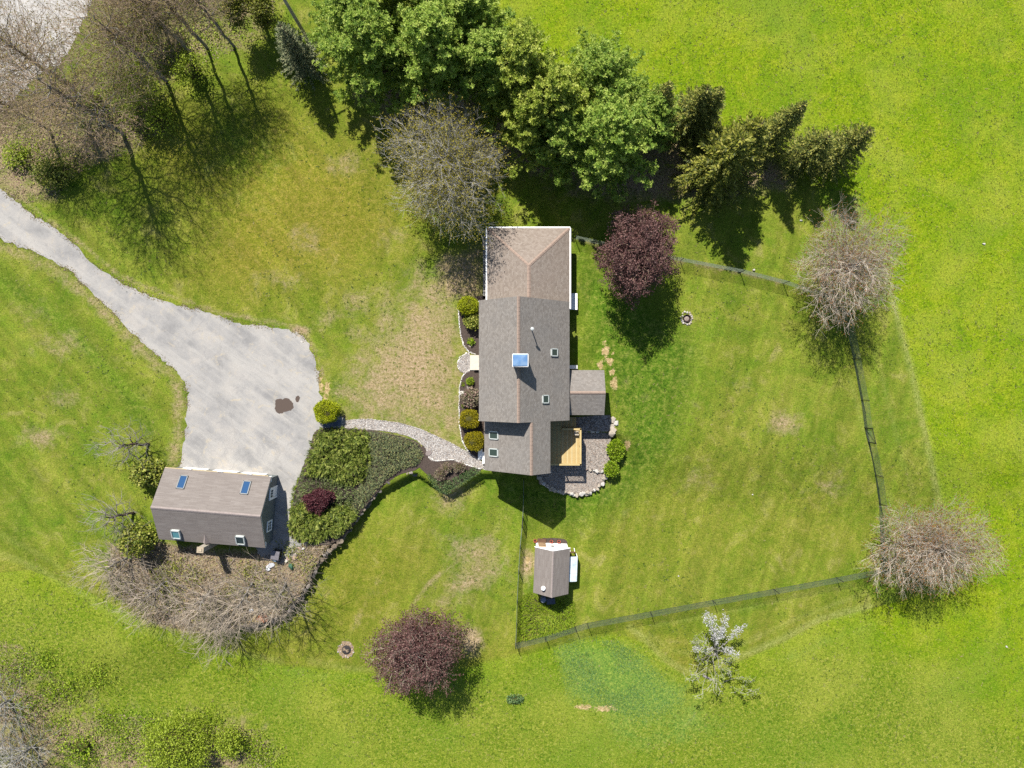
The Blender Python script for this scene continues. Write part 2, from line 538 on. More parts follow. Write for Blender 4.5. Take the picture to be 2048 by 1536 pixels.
def grass_palette(t, o):
    """colour of the grass sheet from the zone attributes"""
    a = t.n("Attribute", attribute_name="mA")
    b = t.n("Attribute", attribute_name="mB")
    sa = t.n("SeparateColor", {0: a.outputs[0]}); sb = t.n("SeparateColor", {0: b.outputs[0]})
    fine = t.noise(o, 8.0, 3.0, 0.7)
    mid = t.noise(o, 2.0, 5.0, 0.8, 0.3)
    big = t.noise(o, 0.13, 4.0, 0.65, 0.4)
    tuft = t.noise(o, 4.2, 3.0, 0.75, 0.8)
    ptc = t.noise(o, 0.5, 4.0, 0.72, 0.6)

    def edge(m, src, lo=0.35, hi=0.65, amt=0.7):
        x = t.math('ADD', m, t.math('MULTIPLY', t.math('SUBTRACT', src, 0.5), amt))
        return t.n("MapRange", {0: x, 1: lo, 2: hi, 3: 0.0, 4: 1.0}, interpolation_type='SMOOTHSTEP').outputs[0]
    lawn = t.ramp(mid, [(0.34, C(82, 116, 22)), (0.45, C(118, 143, 38)), (0.55, C(140, 157, 52)), (0.67, C(174, 174, 94))])
    lawn2 = t.ramp(big, [(0.36, C(100, 140, 28)), (0.5, C(133, 153, 43)), (0.64, C(162, 165, 67))])
    lawn = t.mix(0.5, lawn, lawn2)
    lawn = t.mix(0.4, lawn, t.ramp(ptc, [(0.34, C(86, 122, 26)), (0.46, C(124, 144, 44)), (0.56, C(156, 158, 62)), (0.68, C(188, 176, 102))]))
    olv = t.ramp(mid, [(0.36, C(122, 126, 30)), (0.5, C(156, 148, 52)), (0.64, C(184, 160, 80))])
    lawn = t.mix(t.math('MULTIPLY', sb.outputs[2], 0.8), lawn, olv)
    lsh = t.ramp(mid, [(0.36, C(64, 102, 20)), (0.5, C(102, 136, 34)), (0.64, C(152, 160, 70))])
    lawn = t.mix(edge(sb.outputs[0], ptc, 0.15, 0.95, 1.3), lawn, lsh)
    lawn = t.mix(t.math('MULTIPLY', t.ramp(ptc, [(0.58, 0.0), (0.74, 0.35)]), 1.0), lawn, C(178, 174, 96))
    ox = t.n("SeparateXYZ", {0: o}).outputs[0]
    side = t.n("MapRange", {0: ox, 1: -24.0, 2: -6.0, 3: 0.0, 4: 1.0}, interpolation_type='SMOOTHSTEP').outputs[0]
    streak = t.mix(side, t.noise(t.along(o, -47, 9.0), 0.75, 3.0, 0.6, 0.3), t.noise(t.along(o, 74, 9.0), 0.8, 3.0, 0.6, 0.6))
    lawn = t.mix(1.0, lawn, t.ramp(streak, [(0.36, 0.84), (0.5, 0.98), (0.64, 1.15)]), 'MULTIPLY')
    fl = t.ramp(tuft, [(0.33, C(80, 114, 10)), (0.43, C(124, 154, 14)), (0.54, C(150, 176, 26)), (0.67, C(188, 196, 66))])
    fl2 = t.ramp(ptc, [(0.34, C(98, 140, 12)), (0.48, C(136, 164, 16)), (0.64, C(176, 182, 44))])
    fl = t.mix(0.42, fl, fl2)
    fd = t.ramp(tuft, [(0.34, C(82, 112, 24)), (0.44, C(118, 144, 36)), (0.54, C(142, 158, 46)), (0.66, C(180, 182, 86))])
    fl = t.mix(edge(sb.outputs[2], ptc, 0.1, 0.8, 0.6), fl, fd)
    fl = t.mix(t.ramp(big, [(0.46, 0.0), (0.66, 0.45)]), fl, C(178, 184, 74))
    fl = t.mix(t.ramp(t.noise(o, 0.09, 3.0, 0.6), [(0.34, 0.45), (0.5, 0.0)]), fl, C(104, 146, 34))
    col = t.mix(edge(sa.outputs[0], mid, 0.4, 0.6, 0.35), lawn, fl)
    dk = t.noise(o, 1.5, 3.0, 0.8, 1.0)
    fl_dk = t.math('MULTIPLY', t.ramp(dk, [(0.58, 0.0), (0.68, 0.75)]), t.ramp(big, [(0.4, 1.0), (0.6, 0.25)]))
    col = t.mix(t.math('MULTIPLY', sa.outputs[0], fl_dk), col, C(84, 124, 22))
    clv = t.ramp(tuft, [(0.36, C(92, 144, 72)), (0.5, C(122, 166, 84)), (0.64, C(156, 188, 84))])
    col = t.mix(t.math('MULTIPLY', edge(a.outputs["Alpha"], ptc, 0.15, 0.95, 1.2), 0.5), col, clv)
    dn = t.noise(o, 3.8, 4.0, 0.7)
    dr = t.ramp(dn, [(0.33, C(98, 118, 44)), (0.39, C(154, 144, 90)), (0.49, C(190, 166, 128)), (0.66, C(212, 188, 154))])
    col = t.mix(edge(sa.outputs[1], t.noise(o, 0.7, 5.0, 0.72, 0.3), 0.20, 0.85, 1.2), col, dr)
    lt = t.ramp(t.noise(o, 4.0, 4.0, 0.8), [(0.34, C(96, 82, 60)), (0.44, C(156, 134, 106)), (0.53, C(196, 170, 142)), (0.60, C(140, 146, 66)), (0.70, C(222, 198, 170))])
    col = t.mix(edge(sa.outputs[2], ptc, 0.2, 0.85, 1.6), col, lt)
    sd = t.ramp(dn, [(0.4, C(186, 160, 110)), (0.6, C(232, 206, 154))])
    col = t.mix(edge(sb.outputs[1], t.noise(o, 2.4, 4.0, 0.75), 0.42, 0.62, 2.2), col, sd)
    mw = t.ramp(fine, [(0.3, C(150, 164, 70)), (0.7, C(190, 194, 122))])
    col = t.mix(t.math('MULTIPLY', t.math('MULTIPLY', b.outputs["Alpha"], 1.0), t.ramp(mid, [(.4, .4), (.6, 1.0)])), col, mw)
    # blades and thatch
    g = t.ramp(fine, [(0.32, 0.70), (0.50, 1.06), (0.68, 1.42)])
    col = t.mix(1.0, col, g, 'MULTIPLY')
    g2 = t.ramp(t.noise(o, 24.0, 1.0, 0.6), [(0.3, 0.62), (0.7, 1.36)])
    col = t.mix(1.0, col, g2, 'MULTIPLY')
    return col, fine, tuft


t = NT("ground_grass")
o = t.obj()
gcol, gf, gt = grass_palette(t, o)
hh = t.math('ADD', t.math('MULTIPLY', gf, 0.6), t.math('MULTIPLY', gt, 0.6))
M_ground = t.pbr(gcol, 0.95, t.bump(hh, 0.7, 0.09), 0.08)
ground_me = mesh_np("ground", np.stack([GX.ravel(), GY.ravel(), GZ.ravel()], 1), quads, M_ground, {"mA": mA, "mB": mB}, smooth=True)
ground = obj("ground", ground_me, kind="structure")
ground["label"] = "mown lawn and meadow grass around the house"


# sheets lying on the ground -------------------------------------------------
def smooth_poly(pts, n=6, jit=0.0, seed=1):
    """Catmull-Rom resampling of a closed outline with a little irregularity"""
    r = np.random.default_rng(seed)
    P = np.array(pts, float)
    out = []
    m = len(P)
    for i in range(m):
        p0, p1, p2, p3 = P[i - 1], P[i], P[(i + 1) % m], P[(i + 2) % m]
        for k in range(n):
            s = k / n
            q = 0.5 * ((2 * p1) + (-p0 + p2) * s + (2 * p0 - 5 * p1 + 4 * p2 - p3) * s * s + (-p0 + 3 * p1 - 3 * p2 + p3) * s ** 3)
            out.append(q + r.normal(0, jit, 2))
    return out


def sheet(name, pts, mat, z=0.02, thick=0.0, follow=False, **kw):
    """flat outlined sheet in photograph pixels, triangulated with a polygon fill; optional skirt"""
    import bmesh
    bm = bmesh.new()
    vsx = []
    for p in pts:
        if follow:
            x, y, g = G(p[0], p[1])
            vsx.append(bm.verts.new((x, y, g + z)))
        else:
            x, y, _ = W(p[0], p[1], z)
            vsx.append(bm.verts.new((x, y, z)))
    f = bm.faces.new(vsx)
    f.normal_update()
    if f.normal.z < 0:
        f.normal_flip()
    if thick:
        r = bmesh.ops.extrude_face_region(bm, geom=[f])
        for e in r["geom"]:
            if isinstance(e, bmesh.types.BMVert):
                e.co.z -= thick
        f2 = [e for e in r["geom"] if isinstance(e, bmesh.types.BMFace)]
        for e in f2:
            e.normal_flip()
    bmesh.ops.triangulate(bm, faces=[q for q in bm.faces if len(q.verts) > 4])
    bmesh.ops.recalc_face_normals(bm, faces=bm.faces)
    me = bpy.data.meshes.new(name)
    bm.to_mesh(me)
    bm.free()
    me.materials.append(mat)
    if not thick:
        if me.polygons and me.polygons[0].normal.z < 0:
            me.flip_normals()
    return obj(name, me, **kw)


t = NT("weathered_asphalt")
o = t.obj()
n1 = t.noise(o, 0.35, 5.0, 0.65)
n2 = t.noise(t.along(o, -37, 9.0), 0.75, 4.0, 0.65)
n3 = t.noise(o, 26.0, 2.0, 0.6)
col = t.ramp(n1, [(0.36, C(172, 170, 168)), (0.5, C(194, 191, 187)), (0.64, C(212, 206, 198))])
col = t.mix(t.ramp(n2, [(0.44, 0.0), (0.60, 0.65)]), col, C(220, 215, 207))
col = t.mix(t.ramp(t.noise(o, 0.9, 5.0, 0.75, 0.8), [(0.57, 0.0), (0.68, 0.7)]), col, C(228, 214, 188))
col = t.mix(t.ramp(t.noise(o, 0.6, 5.0, 0.75, 1.2), [(0.36, 0.35), (0.44, 0.0)]), col, C(170, 168, 168))
crack = t.n("TexVoronoi", {"Vector": t.n("VectorMath", {0: o, 1: t.n("TexNoise", {"Vector": o, "Scale": 0.5, "Detail": 4.0}).outputs[1]}, operation='ADD').outputs[0], "Scale": 0.11}, feature='DISTANCE_TO_EDGE').outputs[0]
col = t.mix(t.ramp(crack, [(0.0, 0.22), (0.003, 0.0)]), col, C(150, 146, 140))
col = t.mix(1.0, col, t.ramp(n3, [(0.3, 0.82), (0.7, 1.14)]), 'MULTIPLY')
M_asphalt = t.pbr(col, 0.9, t.bump(n3, 0.3, 0.01), 0.2)

DRIVE = smooth_poly([(-90, 318), (0, 378), (60, 425), (120, 464), (190, 530), (240, 565), (300, 592), (370, 612), (430, 630), (480, 648), (530, 652), (580, 660), (606, 672), (625, 705),
                     (637, 745), (640, 790), (668, 822), (690, 838), (690, 856), (650, 862), (632, 870), (620, 900), (600, 945), (586, 990), (578, 1040), (580, 1070), (600, 1085), (604, 1100), (590, 1112), (560, 1122),
                     (520, 1112), (500, 1060), (420, 1000), (358, 960), (362, 925), (372, 850), (375, 790), (370, 768), (345, 735), (300, 700), (250, 650), (190, 590), (130, 535), (60, 500), (0, 478), (-90, 420)], 8, 1.7, 3)
sheet("driveway", DRIVE, M_asphalt, 0.025, kind="structure", label="pale weathered asphalt driveway widening in front of the garage")
ROAD = smooth_poly([(-80, 250), (-20, 236), (30, 200), (80, 150), (130, 110), (160, 60), (182, 10), (195, -70), (-100, -90), (-120, 80)], 8, 4.0, 5)
sheet("gravel_road", ROAD, mat_plain("pale_gravel_road", C(216, 212, 206, 1.1), 0.95, 0.16, 1.1, 0.5, 30), 0.02, kind="structure", label="pale gravel road behind the bare trees")


def mat_gravel(name, cols, scale=9.0):
    t = NT(name)
    o = t.obj()
    v = t.n("TexVoronoi", {"Vector": o, "Scale": scale})
    sep = t.n("SeparateColor", {0: v.outputs[1]})
    col = t.ramp(sep.outputs[0], [(0.1, cols[0]), (0.4, cols[1]), (0.7, cols[2]), (0.95, cols[3])])
    col = t.mix(t.ramp(v.outputs[0], [(0.25, 0.0), (0.75, 0.65)]), col, tuple(c * 0.35 for c in cols[0][:3]) + (1,))
    hgt = t.math('SUBTRACT', 1.0, v.outputs[0])
    return t.pbr(col, 0.85, t.bump(hgt, 0.8, 0.04), 0.25)


M_pea = mat_gravel("white_pea_gravel", [C(160, 152, 146, 1.2), C(212, 206, 200, 1.3), C(236, 232, 226, 1.4), C(206, 190, 174, 1.2)], 10)
M_pgr = mat_gravel("tan_patio_gravel", [C(140, 130, 122, 1.2), C(184, 174, 164, 1.25), C(208, 198, 188, 1.3), C(176, 156, 138, 1.2)], 9)
M_mulch = mat_plain("dark_bark_mulch", C(98, 84, 76), 0.95, 0.45, 14, 0.8, 30)
PATH = smooth_poly([(690, 842), (735, 838), (800, 846), (850, 862), (900, 885), (940, 907), (966, 926), (966, 938), (938, 931), (905, 919), (870, 922), (857, 915), (850, 896), (830, 879), (800, 868), (760, 861), (690, 857)], 5, 0.5, 9)
sheet("gravel_path", PATH, M_pea, 0.032, kind="structure", label="curved white gravel path from the driveway to the side steps")
APRON = smooth_poly([(939, 707), (925, 712), (917, 724), (917, 738), (926, 745), (940, 741)], 4, 0.3, 2)
sheet("gravel_apron", APRON, M_pea, 0.034, kind="structure", label="half round white gravel apron before the front step")
BED1 = smooth_poly([(917, 612), (918, 640), (921, 668), (927, 690), (938, 704), (952, 709), (985, 709), (985, 600), (930, 598)], 4, 0.2, 4)
sheet("mulch_bed", BED1, M_mulch, 0.03, kind="structure", label="dark mulch bed along the front wall, upper half")
BED2 = smooth_poly([(985, 739), (952, 739), (936, 741), (925, 752), (919, 772), (918, 810), (919, 850), (924, 880), (932, 896), (945, 912), (966, 920), (985, 920)], 4, 0.2, 6)
sheet("mulch_bed", BED2, M_mulch, 0.03, kind="structure", label="dark mulch bed along the front wall, lower half")
BED3 = smooth_poly([(845, 891), (858, 904), (864, 920), (905, 916), (940, 929), (966, 936), (930, 962), (895, 978), (868, 962), (850, 945), (838, 932), (842, 908)], 4, 0.2, 8)
sheet("mulch_bed", BED3, M_mulch, 0.028, kind="structure", label="dark mulch corner bed between path, hedge and flagstone steps")
BED4 = smooth_poly([(634, 860), (700, 856), (760, 863), (830, 881), (846, 905), (840, 935), (802, 948), (770, 969), (746, 995), (718, 1031), (698, 1062), (655, 1090), (600, 1084), (578, 1060), (584, 1010), (600, 950), (620, 900)], 3, 0.3, 8)
sheet("mulch_bed", BED4, M_mulch, 0.036, kind="structure", label="mulch under the spreading junipers beside the driveway")
STRIP = [(966, 470), (975, 470), (977, 596), (966, 598)]
sheet("gravel_strip", STRIP, M_pea, 0.03, kind="structure", label="narrow gravel drip strip along the west wall of the addition")
# patio: two stone-edged terraces of gravel
P_UP = [(1098, 836), (1160, 834), (1219, 830), (1223, 848), (1219, 862), (1160, 862), (1098, 862)]
sheet("upper_patio_gravel", smooth_poly(P_UP, 2), M_pgr, 0.03, kind="structure", label="gravel patch under the porch eave")
P_MID = smooth_poly([(1060, 862), (1160, 862), (1219, 860), (1219, 895), (1218, 930), (1212, 944), (1190, 940), (1165, 938), (1060, 938)], 3, 0.3, 3)
sheet("middle_patio_gravel", P_MID, M_pgr, -0.42, 0.7, False, kind="structure", label="gravel terrace beside the wooden deck")
P_LOW = smooth_poly([(1060, 936), (1165, 936), (1190, 939), (1211, 944), (1208, 958), (1195, 976), (1175, 986), (1150, 988), (1125, 984), (1100, 976), (1082, 964), (1074, 952)], 4, 0.3, 3)
sheet("lower_patio_gravel", P_LOW, M_pgr, -0.66, 0.6, False, kind="structure", label="rounded lower gravel terrace inside the stone edge")
PUD = smooth_poly([(552, 800), (566, 797), (576, 797), (584, 804), (587, 814), (582, 821), (570, 823), (561, 828), (552, 822), (550, 812)], 4, 0.6, 3)
t = NT("puddle_water")
M_water = t.pbr(C(118, 102, 90), 0.06, t.bump(t.noise(t.obj(), 4.0), 0.05, 0.01), 0.5)
sheet("puddle", PUD, M_water, 0.031, kind="structure", label="brown rain puddle on the driveway")
sheet("puddle", smooth_poly([(592, 794), (597, 791), (600, 797), (596, 804), (592, 802)], 4, 0.7, 5), M_water, 0.031, kind="structure", label="small wet spot beside the puddle on the driveway")

# ------------------------------------------------------------------ buildings
M_siding = None


def mat_siding(name, col, pitch=0.11):
    t = NT(name)
    o = t.obj()
    z = t.n("SeparateXYZ", {0: o}).outputs[2]
    fr = t.math('FRACT', t.math('DIVIDE', z, pitch))
    n1 = t.noise(o, 3.0, 4.0)
    c = t.ramp(n1, [(0.3, tuple(x * 0.88 for x in col[:3]) + (1,)), (0.7, col)])
    return t.pbr(c, 0.7, t.bump(t.math('MULTIPLY', fr, -1.0), 0.6, 0.02), 0.3)


M_sid_house = mat_siding("pale_grey_clapboard", C(196, 190, 180))
M_sid_gar = mat_siding("grey_green_clapboard", C(150, 158, 156))
M_white = mat_plain("white_paint", (.78, .78, .76, 1), 0.5, 0.05, 3)
M_shedw = mat_plain("bright_white_siding", (.84, .84, .83, 1), 0.55, 0.04, 3)
M_roof = mat_roof("grey_tan_shingle", [C(146, 138, 130), C(170, 162, 154), C(188, 181, 173), C(158, 154, 150)], 0.14, 0.2)
M_roofr = mat_roof("reddish_tan_shingle", [C(152, 137, 126), C(178, 164, 151), C(196, 184, 173), C(182, 165, 152)], 0.14, 0.2)
M_roofg = mat_roof("lavender_grey_shingle", [C(142, 131, 124), C(168, 158, 151), C(190, 181, 174), C(152, 142, 136)], 0.14, 1.0, 0.55)
M_cap = mat_plain("ridge_cap_shingle", C(192, 168, 152), 0.9, 0.12, 5, 0.4, 20)
M_capg = mat_plain("grey_ridge_cap", C(186, 172, 166), 0.9, 0.14, 5, 0.4, 20)
t = NT("dark_window_glass")
M_glass = t.pbr((0.02, 0.03, 0.028, 1), 0.06, None, 0.35)
t = NT("skylight_glass")
M_sky = t.pbr((0.022, 0.034, 0.028, 1), 0.08, None, 0.25)
t = NT("sky_reflection_tinted_glass")
M_skyb = t.pbr(C(54, 100, 150), 0.1, None, 0.4)  # blue of the mirrored sky is put into the pane's base colour
t = NT("teal_skylight_glass")
M_skyt = t.pbr(C(110, 180, 186), 0.15, None, 0.6)
M_skyf = mat_plain("pale_skylight_frame", C(214, 220, 216, 1.3), 0.4, 0.08, 5, spec=0.5)
M_dframe = mat_plain("grey_metal_frame", C(96, 108, 112), 0.4, 0.1, 5, spec=0.5)
M_conc = mat_plain("pale_concrete", C(226, 216, 200, 1.35), 0.9, 0.10, 4, 0.3, 30)
M_wood = mat_plain("new_yellow_lumber", C(240, 212, 146), 0.7, 0.10, 2.2, 0.2, 18)
M_woodd = mat_plain("weathered_brown_wood", C(124, 92, 68), 0.8, 0.25, 4, 0.3, 20)
M_black = mat_plain("black_metal", (0.018, 0.019, 0.02, 1), 0.5, 0.2, 5)
M_brick = mat_plain("chimney_masonry", C(150, 104, 88), 0.9, 0.25, 6, 0.5, 20)
t = NT("sky_reflection_tinted_metal")
M_blue = t.pbr(t.ramp(t.noise(t.obj(), 2.0), [(0.35, C(104, 156, 214)), (0.65, C(146, 184, 224))]), 0.65, None, 0.3, 0.0)  # sky reflected by the metal is painted in as pale blue colour


def gable_profile(mb, prof, y0, y1, zb):
    """prof: list of (x, z) along the top from west to east; walls down to zb"""
    poly = [(prof[0][0], zb)] + list(prof) + [(prof[-1][0], zb)]
    n = len(poly)
    vs = [(x, y0, z) for x, z in poly] + [(x, y1, z) for x, z in poly]
    q = [((k + 1) % n, k, n + k, n + (k + 1) % n) for k in range(n)]
    cx = sum(p[0] for p in poly) / n; cz = zb + 1.0
    b = len(vs)
    vs += [(cx, y0, cz), (cx, y1, cz)]
    tr = [(b, k, (k + 1) % n) for k in range(n)] + [(b + 1, n + (k + 1) % n, n + k) for k in range(n)]
    mb._add(vs, q, tr)


def on_plane(px, py, f):
    z = 5.0
    for _ in range(12):
        x, y, _z = W(px, py, z)
        z = f(x, y)
    return np.array((x, y, z))


def skylight(parent, off, c, e, s, wid, ln, frame_m, glass_m, rise=0.12, tilt=0.0):
    """c: centre on the roof plane, e: unit vector along the eave, s: unit vector up the slope"""
    n = np.cross(e, s); n /= np.linalg.norm(n)
    if n[2] < 0:
        n = -n
    th = thing("skylight", None, None)
    del_keys = [k for k in ("label", "category") if k in th]
    th.parent = parent
    th.location = tuple(np.array(c) - off)
    th.empty_display_size = 0.2
    mb = MB(); fw = 0.09
    for a, b in (((-wid / 2, -ln / 2), (wid / 2, -ln / 2)), ((wid / 2, -ln / 2), (wid / 2, ln / 2)), ((wid / 2, ln / 2), (-wid / 2, ln / 2)), ((-wid / 2, ln / 2), (-wid / 2, -ln / 2))):
        p = e * a[0] + s * a[1] + n * rise / 2
        q = e * b[0] + s * b[1] + n * rise / 2
        d = (q - p) / np.linalg.norm(q - p)
        sd = np.cross(n, d)
        h = fw / 2
        vs = []
        for base in (p - d * h, q + d * h):
            for a2, b2 in ((-h, -rise / 2), (h, -rise / 2), (h, rise / 2), (-h, rise / 2)):
                vs.append(base + sd * a2 + n * b2)
        mb._add(vs, [(0, 1, 5, 4), (1, 2, 6, 5), (2, 3, 7, 6), (3, 0, 4, 7), (3, 2, 1, 0), (4, 5, 6, 7)])
    mb.build("frame", frame_m, th)
    g = MB()
    w2, l2 = wid / 2 - fw / 2 + 0.005, ln / 2 - fw / 2 + 0.005
    pts = [e * a + s * b + n * (rise * 0.72) for a, b in ((-w2, -l2), (w2, -l2), (w2, l2), (-w2, l2))]
    nn = np.cross(pts[1] - pts[0], pts[3] - pts[0])
    if nn[2] < 0:
        pts = pts[::-1]
    g.slab(pts, 0.03)
    g.build("pane", glass_m, th)
    return th


def wall_window(parent, c, out, wid, hgt, frame_m=None, mun=(2, 3)):
    """window on a vertical wall; c centre on the wall plane (parent space), out: unit normal (x, y)"""
    th = thing("window", None, None)
    th.parent = parent
    th.location = c
    th.rotation_euler = (0, 0, math.atan2(out[1], out[0]) - math.pi / 2)   # local +y points out
    fm = frame_m or M_white
    mb = MB(); f = 0.11
    mb.box((0, 0.03, hgt / 2 + f / 2), (wid + 2 * f, 0.08, f)).box((0, 0.03, -hgt / 2 - f / 2), (wid + 2 * f, 0.10, f))
    mb.box((-wid / 2 - f / 2, 0.03, 0), (f, 0.08, hgt)).box((wid / 2 + f / 2, 0.03, 0), (f, 0.08, hgt))
    mb.build("frame", fm, th)
    MB().box((0, 0.012, 0), (wid, 0.02, hgt)).build("pane", M_glass, th)
    m = MB()
    for i in range(1, mun[0]):
        m.box((-wid / 2 + wid * i / mun[0], 0.035, 0), (0.035, 0.025, hgt))
    for i in range(1, mun[1]):
        m.box((0, 0.038, -hgt / 2 + hgt * i / mun[1]), (wid, 0.025, 0.035))
    m.build("muntin", fm, th)
    return th


# ---- main house
PT = 0.9
XR, ZR = 0.55, 8.0
XE, XW = 5.22, -2.95
Y0, Y1 = -3.30, 7.45
XR2, ZR2 = 1.68, ZR - PT * (1.68 - XR)
XE2, XW2 = 3.40, -2.53
Y2 = -7.88
f_e = lambda x, y: ZR - PT * (x - XR)
f_w = lambda x, y: ZR - PT * (XR - x)
f_w2 = lambda x, y: ZR2 - PT * (XR2 - x)
house = thing("house", "long grey shingled house with chimney, four skylights, porch and deck", "house", (0, 0, 0))
hoff = np.zeros(3)
OV = 0.28
wl = 0.16
mb = MB()
gable_profile(mb, [(XW + OV, f_w(XW + OV, 0) - wl), (XR, ZR - wl), (XE - OV, f_e(XE - OV, 0) - wl)], Y0 + OV, Y1 - OV, -1.3)
mb.build("wall", M_sid_house, house, label="pale clapboard walls of the main block")
mb = MB()
gable_profile(mb, [(XW2 + OV, f_w2(XW2 + OV, 0) - wl), (XR2, ZR2 - wl), (XE2 - OV, f_e(XE2 - OV, 0) - wl)], Y2 + OV, Y0 + OV - 0.004, -1.3)
mb.build("wall", M_sid_house, house, label="pale clapboard walls of the south wing")
th_ = 0.13


def slope(mb, xa, xb, f, y0, y1):
    """slope from eave x=xa to ridge x=xb"""
    if xa > xb:   # east slope: first edge is the eave
        mb.slab([(xa, y0, f(xa, 0)), (xa, y1, f(xa, 0)), (xb, y1, f(xb, 0)), (xb, y0, f(xb, 0))], th_)
    else:
        mb.slab([(xa, y1, f(xa, 0)), (xa, y0, f(xa, 0)), (xb, y0, f(xb, 0)), (xb, y1, f(xb, 0))], th_)


mb = MB(); slope(mb, XE, XR, f_e, Y0, Y1); slope(mb, XW, XR, f_w, Y0, Y1)
roof_main = mb.build("roof", M_roof, house, label="grey tan shingled roof of the main block")
mb = MB(); slope(mb, XE2, XR2, f_e, Y2, Y0 - 0.002); slope(mb, XW2, XR2, f_w2, Y2, Y0 + OV - 0.02)
roof_wing = mb.build("roof", M_roof, house, label="grey tan shingled roof of the south wing")


def ridge_cap(a, b, fa, fb, w, parent, mat, lift=0.02):
    """two narrow strips folded over a ridge from a to b; fa, fb: slope drop per metre on each side (perpendicular, horizontal)"""
    a = np.array(a, float); b = np.array(b, float)
    d = b - a; d /= np.linalg.norm(d)
    hz = np.array((d[1], -d[0], 0)); hz /= np.linalg.norm(hz)
    up = np.array((0, 0, 1.0))
    mb = MB()
    L = np.linalg.norm(b - a)
    n = max(1, int(L / 0.32))
    for i in range(n):
        p = a + (b - a) * i / n; q = a + (b - a) * (i + 1) / n
        l0, l1 = lift + 0.014, lift
        r0 = [p + up * l0, q + up * l1]
        rt = [p + hz * w - up * fa * w + up * l0, q + hz * w - up * fa * w + up * l1]
        lf = [p - hz * w - up * fb * w + up * l0, q - hz * w - up * fb * w + up * l1]
        mb._add([r0[0], r0[1], rt[1], rt[0]], [(3, 2, 1, 0)])
        mb._add([r0[0], r0[1], lf[1], lf[0]], [(0, 1, 2, 3)])
    o = mb.build("ridge_cap", mat, parent)
    o["kind"] = "stuff"
    return o


ridge_cap((XR, Y0, ZR), (XR, Y1, ZR), PT, PT, 0.14, roof_main, M_cap)
ridge_cap((XR2, Y2, ZR2), (XR2, Y0 - 0.03, ZR2), PT, PT, 0.14, roof_wing, M_cap)
# rake boards
for (x0, x1, f, y, rf) in ((XW, XR, f_w, Y0 + 0.05, roof_main), (XE, XR, f_e, Y1 - 0.05, roof_main), (XW, XR, f_w, Y1 - 0.05, roof_main), (XW2, XR2, f_w2, Y2 + 0.05, roof_wing), (XE2, XR2, f_e, Y2 + 0.05, roof_wing)):
    MB().bar((x0, y, f(x0, 0) - 0.26), (x1, y, f(x1, 0) - 0.26), 0.04, 0.18).build("rake_board", M_white, rf)

# ---- north addition with hipped end
AE, AW, AN, AR = 5.32, -2.30, 14.40, 1.50
ZA = 2.65
PA = 0.6
ZAR = ZA + PA * (AE - AR)
mb = MB()
mb.box(((AE + AW) / 2, (AN + Y1) / 2 - OV, (ZA - 1.3 - 0.1) / 2), (AE - AW - 2 * OV, AN - Y1 - 0.06, ZA + 1.3 - 0.2))
mb.build("wall", M_sid_house, house, label="low pale walls of the north addition")
YH = AN - (AE - AR)
mb = MB()
ys0 = Y1 - 0.25
mb.slab([(AE, ys0, ZA), (AE, AN, ZA), (AR, YH, ZAR), (AR, ys0, ZAR)], th_)
mb.slab([(AW, AN, ZA), (AW, ys0, ZA), (AR, ys0, ZAR), (AR, YH, ZAR)], th_)
mb.slab3([(AE, AN, ZA), (AW, AN, ZA), (AR, YH, ZAR)], th_)
roof_add = mb.build("roof", M_roofr, house, label="reddish tan hipped roof of the north addition")
ridge_cap((AR, Y1 + 0.02, ZAR), (AR, YH, ZAR), PA, PA, 0.16, roof_add, M_cap)
ridge_cap((AR, YH, ZAR), (AE, AN, ZA), 0.42, 0.42, 0.15, roof_add, M_cap)
ridge_cap((AR, YH, ZAR), (AW, AN, ZA), 0.42, 0.42, 0.12, roof_add, M_cap)
for a, b in (((AW - 0.05, AN + 0.06, ZA - 0.07), (AE + 0.05, AN + 0.06, ZA - 0.07)), ((AW - 0.06, AN, ZA - 0.07), (AW - 0.06, Y1 + 0.0, ZA - 0.07)), ((AE + 0.06, AN, ZA - 0.07), (AE + 0.06, Y1 - 0.5, ZA - 0.07))):
    MB().bar(a, b, 0.12, 0.12).build("gutter", M_white, roof_add)

# ---- east porch
PX1, PYN, PYS = 8.50, 1.28, -2.86
PYR = (PYN + PYS) / 2
ZP, ZPR = 2.72, 3.74
mb = MB()
x0 = 5.0
prof = [(PYS + 0.2, ZP - 0.12), (PYR, ZPR - 0.16), (PYN - 0.2, ZP - 0.12)]
poly = [(prof[0][0], -0.6)] + prof + [(prof[-1][0], -0.6)]
vs_ = [(x0, y, z) for y, z in poly] + [(PX1 - 0.2, y, z) for y, z in poly] + [(x0, PYR, 1.0), (PX1 - 0.2, PYR, 1.0)]
mb._add(vs_, [(k, (k + 1) % 5, 5 + (k + 1) % 5, 5 + k) for k in range(5)], [(10, (k + 1) % 5, k) for k in range(5)] + [(11, 5 + k, 5 + (k + 1) % 5) for k in range(5)])
mb.build("wall", M_sid_house, house, label="walls of the small gabled porch")
mb = MB()
xs0 = 5.28
mb.slab([(xs0, PYS, ZP), (PX1, PYS, ZP), (PX1, PYR, ZPR), (xs0, PYR, ZPR)], 0.1)
mb.slab([(PX1, PYN, ZP), (xs0, PYN, ZP), (xs0, PYR, ZPR), (PX1, PYR, ZPR)], 0.1)
roof_p = mb.build("roof", M_roof, house, label="small gabled porch roof on the east side")
ridge_cap((xs0, PYR, ZPR), (PX1, PYR, ZPR), 0.49, 0.49, 0.14, roof_p, M_cap)

